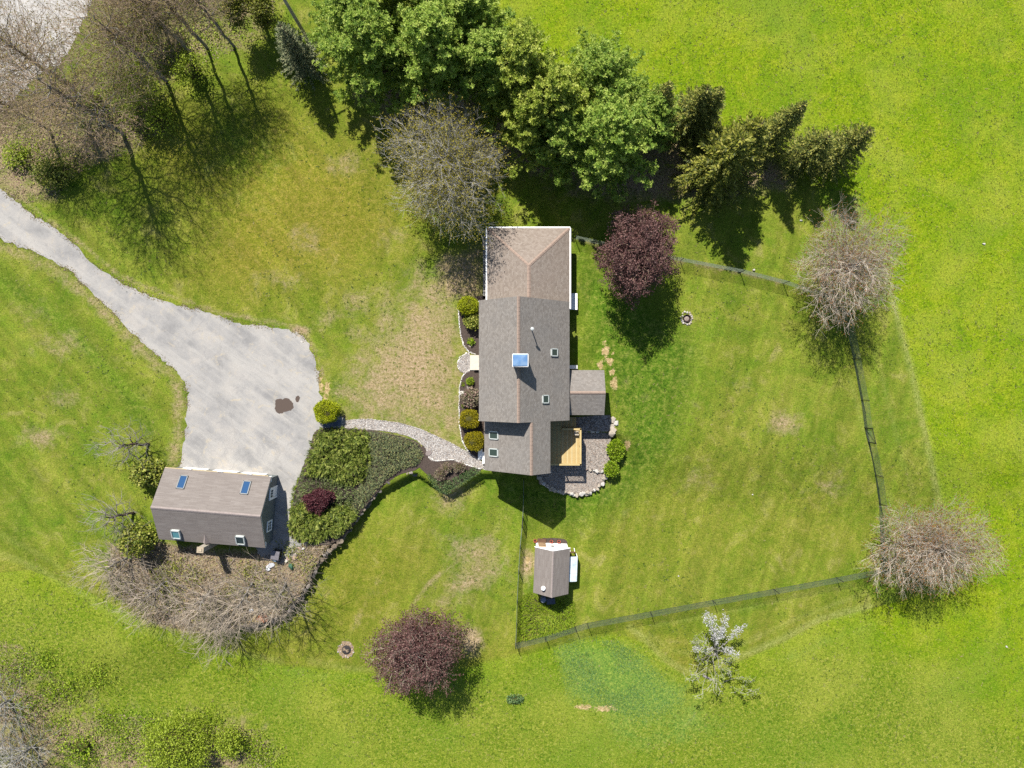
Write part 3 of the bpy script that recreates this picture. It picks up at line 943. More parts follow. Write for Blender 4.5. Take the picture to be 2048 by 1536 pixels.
# ---- chimney, pipe, skylights
mb = MB()
mb.box((0.69, 1.97, 8.2), (1.16, 0.92, 2.0))
chim = mb.build("chimney", M_brick, house)
mb = MB()
x0, x1, y0, y1, zc = 0.05, 1.33, 1.45, 2.49, 9.2
vs_ = [(x0, y0, zc), (x1, y0, zc), (x1, y1, zc), (x0, y1, zc), (x0 + .06, y0 + .06, zc + 0.13), (x1 - .06, y0 + .06, zc + 0.10), (x1 - .06, y1 - .06, zc + 0.13), (x0 + .06, y1 - .06, zc + 0.10)]
mb._add(vs_, [(3, 2, 1, 0), (0, 1, 5, 4), (1, 2, 6, 5), (2, 3, 7, 6), (3, 0, 4, 7)])
mb._add(vs_[4:] + [(0.69, 1.97, zc + 0.15)], (), [(0, 1, 4), (1, 2, 4), (2, 3, 4), (3, 0, 4)])
mb.build("chimney_cap", M_blue, chim, label="folded metal cap with its sky reflection painted pale blue")
mb = MB()
for a, b in (((x0, y0, zc), (x1, y0, zc)), ((x0, y1, zc), (x1, y1, zc)), ((x0, y0, zc), (x0, y1, zc)), ((x1, y0, zc), (x1, y1, zc))):
    mb.bar(a, b, 0.05, 0.06)
mb.build("cap_rim", M_white, chim)
mb = MB()
mb.bar((1.706, 4.65, 6.7), (1.706, 4.65, 8.46), 0.10, sides=8)
pipe = mb.build("vent_pipe", mat_plain("grey_pipe", C(196, 190, 190), 0.5), house)
MB().lathe([(0.16, 0), (0.15, 0.05), (0.06, 0.10)], (1.706, 4.65, 8.40), 8).build("pipe_cap", M_skyf, pipe)
ee = np.array((0, 1.0, 0))
s_e = np.array((-1, 0, PT)); s_e /= np.linalg.norm(s_e)
s_w = np.array((1, 0, PT)); s_w /= np.linalg.norm(s_w)
for (px, py, f, s, w, l, gm) in ((1107.8, 704.8, f_e, s_e, 0.62, 0.74, M_sky), (1090.3, 798.2, f_e, s_e, 0.66, 0.70, M_sky),
                                 (988.6, 870.5, f_w2, s_w, 0.66, 1.02, M_sky), (988.2, 905, f_w2, s_w, 0.66, 1.02, M_sky)):
    skylight(house, hoff, on_plane(px, py, f), ee, s, w, l, M_skyf, gm)

# ---- walls seen a step aside: windows and doors
for y in (-2.0, 4.6, 6.2):
    wall_window(house, (XW + OV, y, 1.7), (-1, 0), 0.9, 1.3)
for y in (3.2, 5.4):
    wall_window(house, (XE - OV, y, 1.7), (1, 0), 0.9, 1.3)
for y in (9.5, 12.2):
    wall_window(house, (AW + OV, y, 1.4), (-1, 0), 0.9, 1.1)
    wall_window(house, (AE - OV, y, 1.4), (1, 0), 0.9, 1.1)
wall_window(house, (0.5, Y2 + OV, 1.6), (0, -1), 1.0, 1.2)
wall_window(house, (1.6, Y2 + OV, 4.6), (0, -1), 0.9, 1.1)
MB().box((XW + OV - 0.03, 2.05, 1.25), (0.07, 0.95, 2.05)).build("front_door", mat_plain("dark_red_door", C(110, 40, 36), 0.5), house)
# front and side steps, landings
fs = MB().box((-3.15, 2.05, 0.30), (1.1, 1.42, 0.14)).build("front_step", M_conc, house)
MB().box((-3.05, 2.05, 0.11), (1.0, 1.2, 0.24)).box((-3.86, 2.05, 0.08), (0.30, 1.42, 0.13)).build("step_base", M_conc, fs)
sl = MB().box((-2.52, -7.05, 0.35), (0.62, 1.1, 0.10)).build("side_step", M_white, house)
MB().box((-2.52, -7.05, 0.12), (0.55, 1.0, 0.36)).box((-3.04, -6.72, 0.12), (0.42, 1.0, 0.10)).build("step_base", M_white, sl)
MB().box((5.74, 7.85, 0.55), (0.95, 1.55, 0.12)).box((5.70, 7.85, 0.16), (0.85, 1.4, 0.66)).build("east_landing", M_white, house)
MB().box((5.75, 1.62, 0.50), (0.95, 0.34, 0.1)).box((5.75, 1.62, 0.16), (0.85, 0.3, 0.6)).build("east_step", M_white, house)
MB().box((-0.4, AN + 0.35, 0.2), (2.4, 0.5, 0.12)).box((0.78, AN + 0.42, 0.45), (0.14, 0.14, 0.95)).box((-0.4, AN + 0.3, 0.05), (2.2, 0.35, 0.2)).build("north_step", mat_plain("weathered_step_boards", C(170, 150, 110)), house)

# ---- deck
deck = thing("deck", "new yellow lumber deck with railing behind the house", "deck", (3.15, -7.6, 0.0))
doff = np.array(deck.location)


def dpart(mb, name, mat, parent=deck, **kw):
    return mb.build(name, mat, parent, **kw)


ZD = 0.95
x = 3.18
k = 0
bw = 0.142
board_mats = [mat_plain("deck_board_%s" % n, C(*c), 0.7, 0.10, 2.0, 0.2, 18) for n, c in (("pale", (246, 222, 164)), ("honey", (238, 206, 140)), ("green_tinted", (232, 214, 150)))]
shared = {}
while x + bw < 6.46:
    for (ya, yb, z) in (((-7.56, -4.16, ZD),) if x > 4.62 else ((-7.56, -3.2, ZD),)):
        key = (round(yb - ya, 3), k % 3)
        if key not in shared:
            shared[key] = mesh_np("board", np.array([(sx * (bw / 2 - 0.007), sy * (yb - ya) / 2, sz * 0.018) for sz in (-1, 1) for sx, sy in ((-1, -1), (1, -1), (1, 1), (-1, 1))]),
                                  np.array([(3, 2, 1, 0), (4, 5, 6, 7), (0, 1, 5, 4), (1, 2, 6, 5), (2, 3, 7, 6), (3, 0, 4, 7)]), board_mats[int(rng.integers(0, 3))])
        obj("board", shared[key], deck, loc=(x + bw / 2 - doff[0], (ya + yb) / 2 - doff[1], z - doff[2] + rng.normal(0, 0.002)))
    k += 1
    x += bw
x = 4.62
while x + bw < 6.1:     # lower landing north of the railing
    key = ("landing", k % 3)
    if key not in shared:
        shared[key] = mesh_np("board", np.array([(sx * (bw / 2 - 0.007), sy * 0.47, sz * 0.018) for sz in (-1, 1) for sx, sy in ((-1, -1), (1, -1), (1, 1), (-1, 1))]),
                              np.array([(3, 2, 1, 0), (4, 5, 6, 7), (0, 1, 5, 4), (1, 2, 6, 5), (2, 3, 7, 6), (3, 0, 4, 7)]), board_mats[k % 3])
    obj("board", shared[key], deck, loc=(x + bw / 2 - doff[0], -3.62 - doff[1], 0.72 - doff[2]))
    k += 1
    x += bw
fr = MB(); fr.off = doff
fr.box((4.82, -7.58, ZD - 0.13), (3.3, 0.05, 0.22)).box((6.45, -5.88, ZD - 0.13), (0.05, 3.4, 0.22)).box((4.82, -5.5, ZD - 0.13), (3.2, 0.05, 0.2)).box((5.55, -4.15, ZD - 0.13), (1.8, 0.05, 0.22)).box((5.4, -3.6, 0.58), (1.4, 0.8, 0.18))
dpart(fr, "joist_frame", M_wood)
for (px_, py_) in ((6.40, -7.53), (6.40, -5.85), (6.40, -4.22), (4.75, -4.22), (4.75, -7.53), (3.3, -7.53)):
    p = MB(); p.off = doff
    p.box((px_, py_, 0.58), (0.1, 0.1, 2.62))
    dpart(p, "post", M_wood)
rails = [((6.40, -7.53), (6.40, -4.22)), ((3.3, -7.53), (6.40, -7.53)), ((4.75, -4.22), (6.40, -4.22))]
for a, b in rails:
    r = MB(); r.off = doff
    ex = (b[0] - a[0]); ey = (b[1] - a[1]); L = math.hypot(ex, ey); ux, uy = ex / L, ey / L
    r.bar((a[0] - ux * 0.07, a[1] - uy * 0.07, 1.90), (b[0] + ux * 0.07, b[1] + uy * 0.07, 1.90), 0.15, 0.04)
    rt = dpart(r, "top_rail", M_wood)
    r = MB(); r.off = doff
    r.bar((a[0], a[1], 1.08), (b[0], b[1], 1.08), 0.05, 0.08).bar((a[0], a[1], 1.82), (b[0], b[1], 1.82), 0.05, 0.08)
    dpart(r, "bottom_rail", M_wood)
    n = int(L / 0.125)
    for i in range(1, n):
        q = MB(); q.off = doff
        x_, y_ = a[0] + ex * i / n, a[1] + ey * i / n
        if "bal" not in shared:
            shared["bal"] = mesh_np("baluster", np.array([(sx * 0.018, sy * 0.018, sz * 0.39) for sz in (-1, 1) for sx, sy in ((-1, -1), (1, -1), (1, 1), (-1, 1))]),
                                    np.array([(3, 2, 1, 0), (4, 5, 6, 7), (0, 1, 5, 4), (1, 2, 6, 5), (2, 3, 7, 6), (3, 0, 4, 7)]), M_wood)
        obj("baluster", shared["bal"], deck, loc=(x_ - doff[0], y_ - doff[1], 1.45))
st = thing("slatted_stool", "small pale slatted stool in the upper corner of the deck", "stool", (6.08, -4.62, ZD + 0.02))
for i in range(5):
    MB().box((-0.18 + i * 0.09, 0, 0.40), (0.06, 0.40, 0.03)).build("slat", M_conc, st)
for sx in (-1, 1):
    for sy in (-1, 1):
        MB().box((sx * 0.17, sy * 0.16, 0.19), (0.04, 0.04, 0.38)).build("leg", M_wood, st)
MB().box((0, 0.17, 0.365), (0.42, 0.03, 0.04)).box((0, -0.17, 0.365), (0.42, 0.03, 0.04)).build("stretcher", M_wood, st)

# ------------------------------------------------------------------ garage
gx, gy = (-(471 + 676) / 2 * S, -(247.8 + 230.9) / 2 * S)
gar = thing("garage", "detached garage with long grey gable roof and four skylights", "garage", (gx, gy, 0), -math.radians(4.72))
LG, WG, ZGE, ZGR = 9.9, 3.32, 2.35, 4.42
PG = (ZGR - ZGE) / WG
ov = 0.18
mb = MB()
prof = [(-WG + ov, ZGE + PG * ov - 0.14), (0, ZGR - 0.16), (WG - ov, ZGE + PG * ov - 0.14)]
poly = [(prof[0][0], -1.2)] + prof + [(prof[-1][0], -1.2)]
xa, xb = -LG / 2 + 0.15, LG / 2 - 0.12
vs_ = [(xa, y, z) for y, z in poly] + [(xb, y, z) for y, z in poly] + [(xa, 0, 1.0), (xb, 0, 1.0)]
mb._add(vs_, [(k, (k + 1) % 5, 5 + (k + 1) % 5, 5 + k) for k in range(5)], [(10, (k + 1) % 5, k) for k in range(5)] + [(11, 5 + k, 5 + (k + 1) % 5) for k in range(5)])
mb.build("wall", M_sid_gar, gar)
mb = MB()
mb.slab([(-LG / 2, -WG, ZGE), (LG / 2, -WG, ZGE), (LG / 2, 0, ZGR), (-LG / 2, 0, ZGR)], 0.12)
mb.slab([(LG / 2, WG, ZGE), (-LG / 2, WG, ZGE), (-LG / 2, 0, ZGR), (LG / 2, 0, ZGR)], 0.12)
roof_g = mb.build("roof", M_roofg, gar)
ridge_cap((-LG / 2, 0, ZGR), (LG / 2, 0, ZGR), PG, PG, 0.14, roof_g, M_capg)
for sy in (-1, 1):
    MB().bar((LG / 2 - 0.06, sy * WG, ZGE - 0.22), (LG / 2 - 0.06, 0, ZGR - 0.22), 0.05, 0.18).build("rake_board", M_white, roof_g)
    MB().box((LG / 2 - 0.16, sy * (WG - 0.25), ZGE - 0.2), (0.3, 0.5, 0.08)).build("eave_return", M_white, roof_g)
mb = MB()
mb.bar((-LG / 2, WG + 0.03, ZGE - 0.1), (LG / 2 - 0.3, WG + 0.03, ZGE - 0.1), 0.07, 0.16)
mb.build("fascia", mat_plain("cream_fascia", C(236, 214, 170), 0.7), roof_g)
for x_ in (-2.9, 0.0, 2.7):
    d = MB().box((x_, WG - ov + 0.03, 1.03), (2.3, 0.06, 2.1)).build("garage_door", M_white, gar)
    mm = MB()
    for zz in (0.5, 1.0, 1.5):
        mm.box((x_, WG - ov + 0.065, zz), (2.2, 0.02, 0.03))
    mm.build("door_panel_line", M_skyf, d)
    MB().box((x_ + 0.2, WG + 0.14, ZGE + 0.0), (0.5, 0.16, 0.12)).build("door_lamp", M_white, gar)


def gl(px, py, h):
    x, y, _ = W(px, py, h)
    dx, dy = x - gx, y - gy
    a = math.radians(4.72)
    return dx * math.cos(a) - dy * math.sin(a), dx * math.sin(a) + dy * math.cos(a)


eg = np.array((1.0, 0, 0))
sf = np.array((0, -1, PG)); sf /= np.linalg.norm(sf)
sb_ = np.array((0, 1, PG)); sb_ /= np.linalg.norm(sb_)
for (px, py, s, sg, w, l, fm, gm, rise) in ((364.5, 964.5, sf, 1, 0.66, 1.25, M_dframe, M_skyb, 0.10), (491.5, 975.5, sf, 1, 0.66, 1.25, M_dframe, M_skyb, 0.10),
                                            (353, 1067, sb_, -1, 0.74, 0.92, M_skyf, M_skyt, 0.22), (481.5, 1078.5, sb_, -1, 0.74, 0.92, M_skyf, M_glass, 0.22)):
    z = 3.2
    for _ in range(8):
        lx, ly = gl(px, py, z)
        z = ZGR - PG * abs(ly)
    skylight(gar, np.zeros(3), (lx, ly, z), eg, s, w, l, fm, gm, rise)
# east gable: door with small panes, window
dr = thing("door", None, None)
dr.parent = gar
dr.location = (xb + 0.01, 1.62, 1.02)
dr.rotation_euler = (0, 0, -math.pi / 2)
MB().box((0, 0.03, 0), (0.92, 0.05, 2.02)).build("door_leaf", M_white, dr)
MB().box((-0.52, 0.04, 0.03), (0.12, 0.08, 2.16)).box((0.52, 0.04, 0.03), (0.12, 0.08, 2.16)).box((0, 0.04, 1.08), (0.92, 0.08, 0.10)).build("frame", M_white, dr)
for i in range(3):
    for j in range(2):
        MB().box((-0.24 + i * 0.24, 0.058, 0.42 + j * 0.30), (0.19, 0.012, 0.25)).build("pane", M_glass, dr)
MB().lathe([(0.03, 0), (0.035, 0.03), (0.0, 0.06)], (0.38, 0.08, -0.05), 8).build("door_knob", M_black, dr)
wall_window(gar, (xb + 0.01, -1.45, 1.45), (1, 0), 0.8, 0.95, M_white, (3, 2))
wall_window(gar, (xa - 0.01, 0.0, 1.5), (-1, 0), 0.9, 1.0, M_white, (3, 2))
# rear chimney with a shingled cricket
lx, ly = gl(407, 1094, 3.0)
mb = MB()
mb.box((lx, ly - 0.12, 1.2), (0.55, 0.46, 4.8))
gch = mb.build("chimney", mat_plain("whitewashed_block_chimney", C(222, 212, 194), 0.9, 0.18, 6, 0.4, 20), gar)
mb = MB()
mb.box((lx, ly - 0.12, 3.64), (0.62, 0.53, 0.10)).box((lx + 0.02, ly - 0.12, 3.71), (0.28, 0.24, 0.08))
mb.build("chimney_cap", mat_plain("chimney_flue_cap", C(214, 196, 168), 0.9), gch)
mb = MB()
zz = ZGR - PG * 2.35
mb._add([(lx - 0.34, -WG + 0.02, ZGE + 0.02), (lx + 0.34, -WG + 0.02, ZGE + 0.02), (lx, -WG + 0.02, ZGE + 0.40), (lx, -2.35, zz + 0.02)], (), [(0, 3, 2), (1, 2, 3), (0, 2, 1)])
mb.build("cricket", M_capg, gch)

# ------------------------------------------------------------------ shed
sx0, sy0, _ = W(1101, 1130, -1.0)
shed = thing("shed", "small white garden shed with grey gable roof and side cold frame", "shed", (sx0, sy0, -1.0), -math.radians(2.2))
ZSE, ZSR = 2.05, 3.45
WS, LS = 1.66, 2.16
PS = (ZSR - ZSE) / WS
mb = MB()
gable_profile(mb, [(-WS + 0.15, ZSE + PS * 0.15 - 0.1), (0, ZSR - 0.12), (WS - 0.15, ZSE + PS * 0.15 - 0.1)], -LS + 0.12, LS - 0.02, -0.2)
mb.build("wall", M_shedw, shed)
mb = MB()
mb.slab([(-WS, LS, ZSE), (-WS, -LS, ZSE), (0, -LS, ZSR), (0, LS, ZSR)], 0.08)
mb.slab([(WS, -LS, ZSE), (WS, LS, ZSE), (0, LS, ZSR), (0, -LS, ZSR)], 0.08)
roof_s = mb.build("roof", M_roofg, shed)
ridge_cap((0, -LS, ZSR), (0, LS, ZSR), PS, PS, 0.10, roof_s, M_capg)
for sgn in (-1, 1):
    MB().bar((sgn * WS, LS + 0.02, ZSE - 0.1), (0, LS + 0.02, ZSR - 0.1), 0.05, 0.16).build("rake_board", M_shedw, roof_s)
dr = MB().box((-0.95, LS + 0.015, 0.95), (0.72, 0.05, 1.8)).build("shed_door", mat_plain("tan_plank_door", C(226, 190, 150), 0.7), shed)
MB().box((-0.95, LS + 0.05, 0.5), (0.72, 0.03, 0.07)).box((-0.95, LS + 0.05, 1.4), (0.72, 0.03, 0.07)).build("door_batten", M_woodd, dr)
MB().box((-0.95, LS + 0.22, 0.12), (0.85, 0.36, 0.08)).build("door_step", M_woodd, shed)
# scrolled hook ornament over the wall
orn = thing("wall_ornament", "dark iron star-and-hook ornament on the white shed wall", "ornament", (sx0 + 0.10, sy0 + LS + 0.05, 0.65))
mm = MB()
for i in range(9):
    a0, a1 = math.radians(200 - i * 26), math.radians(200 - (i + 1) * 26)
    mm.bar((0.13 * math.cos(a0), 0.02, 0.2 + 0.13 * math.sin(a0)), (0.13 * math.cos(a1), 0.02, 0.2 + 0.13 * math.sin(a1)), 0.03)
mm.build("hook", M_black, orn)
mm = MB()
for i in range(5):
    a0 = math.radians(90 + 72 * i)
    mm.bar((0, 0.03, -0.05), (0.15 * math.cos(a0), 0.03, -0.05 + 0.15 * math.sin(a0)), 0.035)
mm.build("star", M_woodd, orn)
# roof turbine vent
z = ZSR - PS * 0.82
vt = MB().lathe([(0.14, -0.1), (0.13, 0.22), (0.20, 0.26), (0.22, 0.38), (0.16, 0.48), (0.03, 0.52)], (-0.78, -1.42, z), 12).build("roof_vent", M_shedw, shed, smooth=False)
MB().bar((-0.82, -1.6, z + 0.0), (-0.82, -1.6, z + 0.2), 0.06).build("vent_bracket", M_black, vt)
# cold frame leaning on the east side
cf = thing("cold_frame", "low frame of white corrugated panels leaning on the shed", "cold frame", (sx0 + WS + 0.40, sy0 - 0.05, -1.0), -math.radians(2.2))
t = NT("white_corrugated_panel")
sepx = t.n("SeparateXYZ", {0: t.obj()}).outputs[0]
wv = t.math('SINE', t.math('MULTIPLY', sepx, 40.0))
M_panel = t.pbr(t.ramp(t.noise(t.obj(), 1.2, 3.0), [(0.3, C(196, 216, 226, 1.4)), (0.55, C(226, 236, 240, 1.6)), (0.75, C(206, 222, 226, 1.5))]), 0.3, t.bump(wv, 0.4, 0.02), 0.5)
for i in range(3):
    y0_ = -1.16 + i * 0.80
    mb = MB()
    mb.slab([(-0.40, y0_, 1.62), (0.42, y0_, 1.36), (0.42, y0_ + 0.785, 1.36), (-0.40, y0_ + 0.785, 1.62)], 0.02)
    mb.build("panel", M_panel, cf)
for sx_ in (-0.36, 0.38):
    for sy_ in (-1.12, 0.0, 1.18):
        MB().box((sx_, sy_, 0.66), (0.07, 0.07, 1.32)).build("post", M_white, cf)
MB().box((0.40, 0.03, 0.5), (0.03, 2.3, 1.0)).box((0, -1.14, 0.5), (0.7, 0.03, 1.0)).build("side_board", M_woodd, cf)
ld = thing("sawhorse", "white wooden frame with brown top standing against the shed side", "sawhorse", (sx0 + WS + 0.42, sy0 + 1.42, -1.0))
MB().box((0, 0, 0.75), (0.55, 0.12, 0.08)).build("beam", M_woodd, ld)
for sx_ in (-0.22, 0.22):
    for sy_ in (-0.2, 0.2):
        MB().bar((sx_, sy_, 0), (sx_, sy_ * 0.2, 0.73), 0.06).build("leg", M_white, ld)
M_terra = mat_plain("terracotta", C(214, 108, 84), 0.8, 0.15, 8)
M_soil = mat_plain("potting_soil", C(80, 60, 50), 0.95, 0.3, 20)
for (px, py, lb) in ((1070, 1080.5, "red clay pot at the left corner of the shed front"), (1102.5, 1082, "orange clay pot in the middle of the shed's flower bed"), (1117.5, 1082, "red clay pot at the right of the shed's flower bed")):
    x_, y_, z_ = W(px, py, -1.0)
    pt = thing("flower_pot", lb, "flower pot", (x_, y_, z_), 0, "clay pots before the shed")
    MB().lathe([(0.10, 0), (0.15, 0.26), (0.17, 0.26), (0.17, 0.32), (0.14, 0.32), (0.13, 0.25)], (0, 0, 0), 12).build("pot", M_terra, pt)
    MB().lathe([(0.125, 0.24), (0.06, 0.27)], (0, 0, 0), 10).build("soil", M_soil, pt)
bx, by, _ = W(1100, 1083, -1.0)
sheet("flower_bed", smooth_poly([(1083, 1078), (1100, 1076), (1118, 1077), (1131, 1080), (1131, 1090), (1083, 1090)], 3, 0.4, 2), M_mulch, -0.975, kind="structure", label="dark soil bed along the shed front")
# barrel behind the shed
bx, by, _ = W(1086, 1195, -1.0)
br = thing("rain_barrel", "blue grey rain barrel half hidden behind the shed", "barrel", (bx, by, -1.0))
M_barrel = mat_plain("blue_grey_plastic", C(112, 120, 146), 0.5, 0.1, 4)
MB().lathe([(0.26, 0), (0.30, 0.2), (0.31, 0.45), (0.30, 0.7), (0.26, 0.88), (0.23, 0.90), (0.22, 0.86)], (0, 0, 0), 16).build("barrel_body", M_barrel, br, smooth=True)
MB().lathe([(0.235, 0.885), (0.05, 0.90)], (0, 0, 0), 16).build("lid", mat_plain("grey_lid", C(150, 158, 176), 0.5), br)
bx, by, _ = W(1101, 1199, -1.0)
bk = thing("storage_bin", "dark tarp-covered bin in the shade behind the shed", "bin", (bx, by, -1.0))
MB().box((0, 0, 0.3), (0.8, 0.5, 0.6), 0.1, 0.92).build("bin_body", M_barrel, bk)
MB().box((0, 0, 0.63), (0.82, 0.52, 0.06), 0.1).build("lid", mat_plain("slate_lid", C(90, 96, 112), 0.5), bk)

# ------------------------------------------------------------------ vegetation tools
def nrm(a):
    return a / np.maximum(1e-9, np.linalg.norm(a, axis=-1, keepdims=True))


def tubes(seg, sides=3):
    """seg: (n,8) p0 p1 r0 r1 -> verts, quads"""
    seg = np.asarray(seg, float)
    p0, p1, r0, r1 = seg[:, :3], seg[:, 3:6], seg[:, 6], seg[:, 7]
    d = nrm(p1 - p0)
    ref = np.where(np.abs(d[:, 2:3]) < 0.9, np.array([[0, 0, 1.0]]), np.array([[1.0, 0, 0]]))
    x = nrm(np.cross(d, ref)); y = np.cross(d, x)
    a = np.arange(sides) * 2 * np.pi / sides
    ring = x[:, None] * np.cos(a)[None, :, None] + y[:, None] * np.sin(a)[None, :, None]
    v = np.concatenate([p0[:, None] + ring * r0[:, None, None], p1[:, None] + ring * r1[:, None, None]], 1)
    n = len(seg)
    b = np.arange(n)[:, None] * (2 * sides)
    k = np.arange(sides)
    q = np.stack([k, (k + 1) % sides, sides + (k + 1) % sides, sides + k], 1)
    return v.reshape(-1, 3), (b[:, :, None] + q[None]).reshape(-1, 4)


def leaves(c, size, r, up=0.6, asp=0.7):
    """rhombic leaves with random facing; returns verts, quads"""
    n = len(c)
    nr = nrm(r.normal(size=(n, 3)) + np.array([0, 0, up]))
    t = nrm(np.cross(nr, r.normal(size=(n, 3))))
    s = np.cross(nr, t)
    size = np.broadcast_to(size, (n,))[:, None]
    v = np.stack([c - t * size * .5, c + s * size * asp * .5, c + t * size * .5, c - s * size * asp * .5], 1)
    return v.reshape(-1, 3), np.arange(4 * n).reshape(-1, 4)


def blades(c, d, ln, wd, r, fat=0.5):
    """pointed blades starting at c along d"""
    n = len(c)
    d = nrm(d)
    s = nrm(np.cross(d, nrm(r.normal(size=(n, 3)) * 0.6 + np.array([0, 0, 1.0]))))
    ln = np.broadcast_to(ln, (n,))[:, None]; wd = np.broadcast_to(wd, (n,))[:, None]
    m = c + d * ln * fat
    v = np.stack([c, m + s * wd * .5, c + d * ln, m - s * wd * .5], 1)
    return v.reshape(-1, 3), np.arange(4 * n).reshape(-1, 4)


def rep(a, k):
    return np.repeat(a, k, axis=0)


def grow(r, cfg):
    """random branching skeleton from the origin; returns segment array (n,9) and tip array (m,6)"""
    segs = []; tips = []

    def br(p, d, L, rad, lev):
        n = cfg['seg'][lev]
        step = L / n
        rc = rad
        for i in range(n):
            w = cfg['wig'][lev]; tr = cfg['trop'][lev]
            d = (d[0] + r.gauss(0, w), d[1] + r.gauss(0, w), d[2] + r.gauss(0, w) + tr)
            m = math.sqrt(d[0] ** 2 + d[1] ** 2 + d[2] ** 2)
            d = (d[0] / m, d[1] / m, d[2] / m)
            q = (p[0] + d[0] * step, p[1] + d[1] * step, p[2] + d[2] * step)
            r1 = max(cfg['rmin'], rad * (1 - (i + 1) / n * cfg['taper'][lev]))
            segs.append((*p, *q, rc, r1, lev))
            p = q; rc = r1
            t = (i + 1) / n
            if lev < cfg['lev'] and t >= cfg['start'][lev] - 1e-6:
                k = cfg['nch'][lev]
                k = int(k) + (1 if r.random() < k - int(k) else 0)
                a0 = r.random() * 6.283
                for j in range(k):
                    az = a0 + j * 6.283 / max(1, k) + r.gauss(0, .35)
                    an = math.radians(cfg['ang'][lev] + r.gauss(0, 9))
                    ref = (0, 0, 1) if abs(d[2]) < .9 else (1, 0, 0)
                    x = (d[1] * ref[2] - d[2] * ref[1], d[2] * ref[0] - d[0] * ref[2], d[0] * ref[1] - d[1] * ref[0])
                    m = math.sqrt(x[0] ** 2 + x[1] ** 2 + x[2] ** 2)
                    x = (x[0] / m, x[1] / m, x[2] / m)
                    y = (d[1] * x[2] - d[2] * x[1], d[2] * x[0] - d[0] * x[2], d[0] * x[1] - d[1] * x[0])
                    ca, sa = math.cos(an), math.sin(an)
                    cz, sz = math.cos(az), math.sin(az)
                    cd = tuple(d[e] * ca + (x[e] * cz + y[e] * sz) * sa for e in range(3))
                    br(p, cd, L * cfg['ratio'][lev] * (1 - cfg['fall'][lev] * t) * r.uniform(.7, 1.2), max(cfg['rmin'], rc * cfg['rr'][lev]), lev + 1)
        if lev == cfg['lev']:
            tips.append((*p, *d))
    br((0, 0, 0), cfg.get('dir', (0, 0, 1)), cfg['L'], cfg['R'], 0)
    return np.array(segs), np.array(tips)


def fit(segs, tips, h, rx, ry=None):
    """scale the skeleton to height h and crown radii"""
    ry = ry or rx
    mz = np.percentile(tips[:, 2], 98)
    ex = np.percentile(np.abs(tips[:, 0] - np.median(tips[:, 0])), 97)
    ey = np.percentile(np.abs(tips[:, 1] - np.median(tips[:, 1])), 97)
    s = np.array([rx / ex, ry / ey, h / mz])
    segs = segs.copy(); tips = tips.copy()
    segs[:, :3] *= s; segs[:, 3:6] *= s; tips[:, :3] *= s
    return segs, tips


M_bark = mat_plain("grey_bark", C(174, 167, 157), 0.95, 0.25, 5, 0.6, 20)
M_barkd = mat_plain("dark_brown_bark", C(104, 88, 72), 0.95, 0.3, 5, 0.6, 20)
M_twig = mat_plain("silver_grey_twigs", C(204, 199, 190, 1.2), 0.9, 0.2, 1.5)
M_twigw = mat_plain("warm_tan_twigs", C(212, 198, 180, 1.25), 0.9, 0.2, 1.5)
M_twigb = mat_plain("brown_twigs", C(188, 164, 138, 1.25), 0.9, 0.25, 1.5)
M_twigt = mat_plain("tan_brush_twigs", C(200, 184, 164, 1.1), 0.9, 0.25, 1.5)

CFG_SPREAD = dict(lev=4, L=6.0, R=0.20, rmin=0.008, seg=[6, 5, 4, 3, 2], wig=[.05, .13, .17, .2, .22], trop=[.1, .07, .05, .04, .03], taper=[.7, .7, .75, .7, .5], start=[.34, .3, .3, .3, 0],
                  nch=[2.8, 2.2, 2.3, 1.9, 0], ang=[50, 40, 40, 38, 0], ratio=[.78, .62, .66, .8, 0], fall=[.35, .4, .3, .3, 0], rr=[.55, .55, .55, .6, 0])
CFG_TALL = dict(CFG_SPREAD, L=11.0, R=0.20, wig=[.025, .13, .17, .2, .22], seg=[8, 5, 4, 3, 2], start=[.38, .3, .3, .3, 0], nch=[2.4, 1.9, 2.0, 1.8, 0], ang=[44, 40, 40, 40, 0], ratio=[.42, .62, .66, .8, 0])
CFG_APPLE = dict(CFG_SPREAD, L=2.2, R=0.15, seg=[4, 5, 4, 3, 3], wig=[.15, .3, .32, .3, .25], trop=[.05, .02, .0, .0, 0], start=[.7, .35, .3, .3, 0], nch=[2.2, 1.1, 1.1, 1.2, 0], ang=[62, 50, 48, 45, 0], ratio=[1.3, .65, .6, .6, 0], rmin=.010)
CFG_BRUSH = dict(CFG_SPREAD, lev=3, L=1.2, R=0.09, seg=[3, 6, 4, 3], wig=[.1, .14, .2, .22], trop=[.0, .0, .0, .0], start=[.2, .3, .3, 0], nch=[3.2, 1.5, 1.7, 0], ang=[58, 34, 36, 0], ratio=[3.4, .5, .5, 0], fall=[.2, .4, .3, 0],
                 taper=[.4, .8, .7, .5], rr=[.5, .5, .6, 0], rmin=.010)


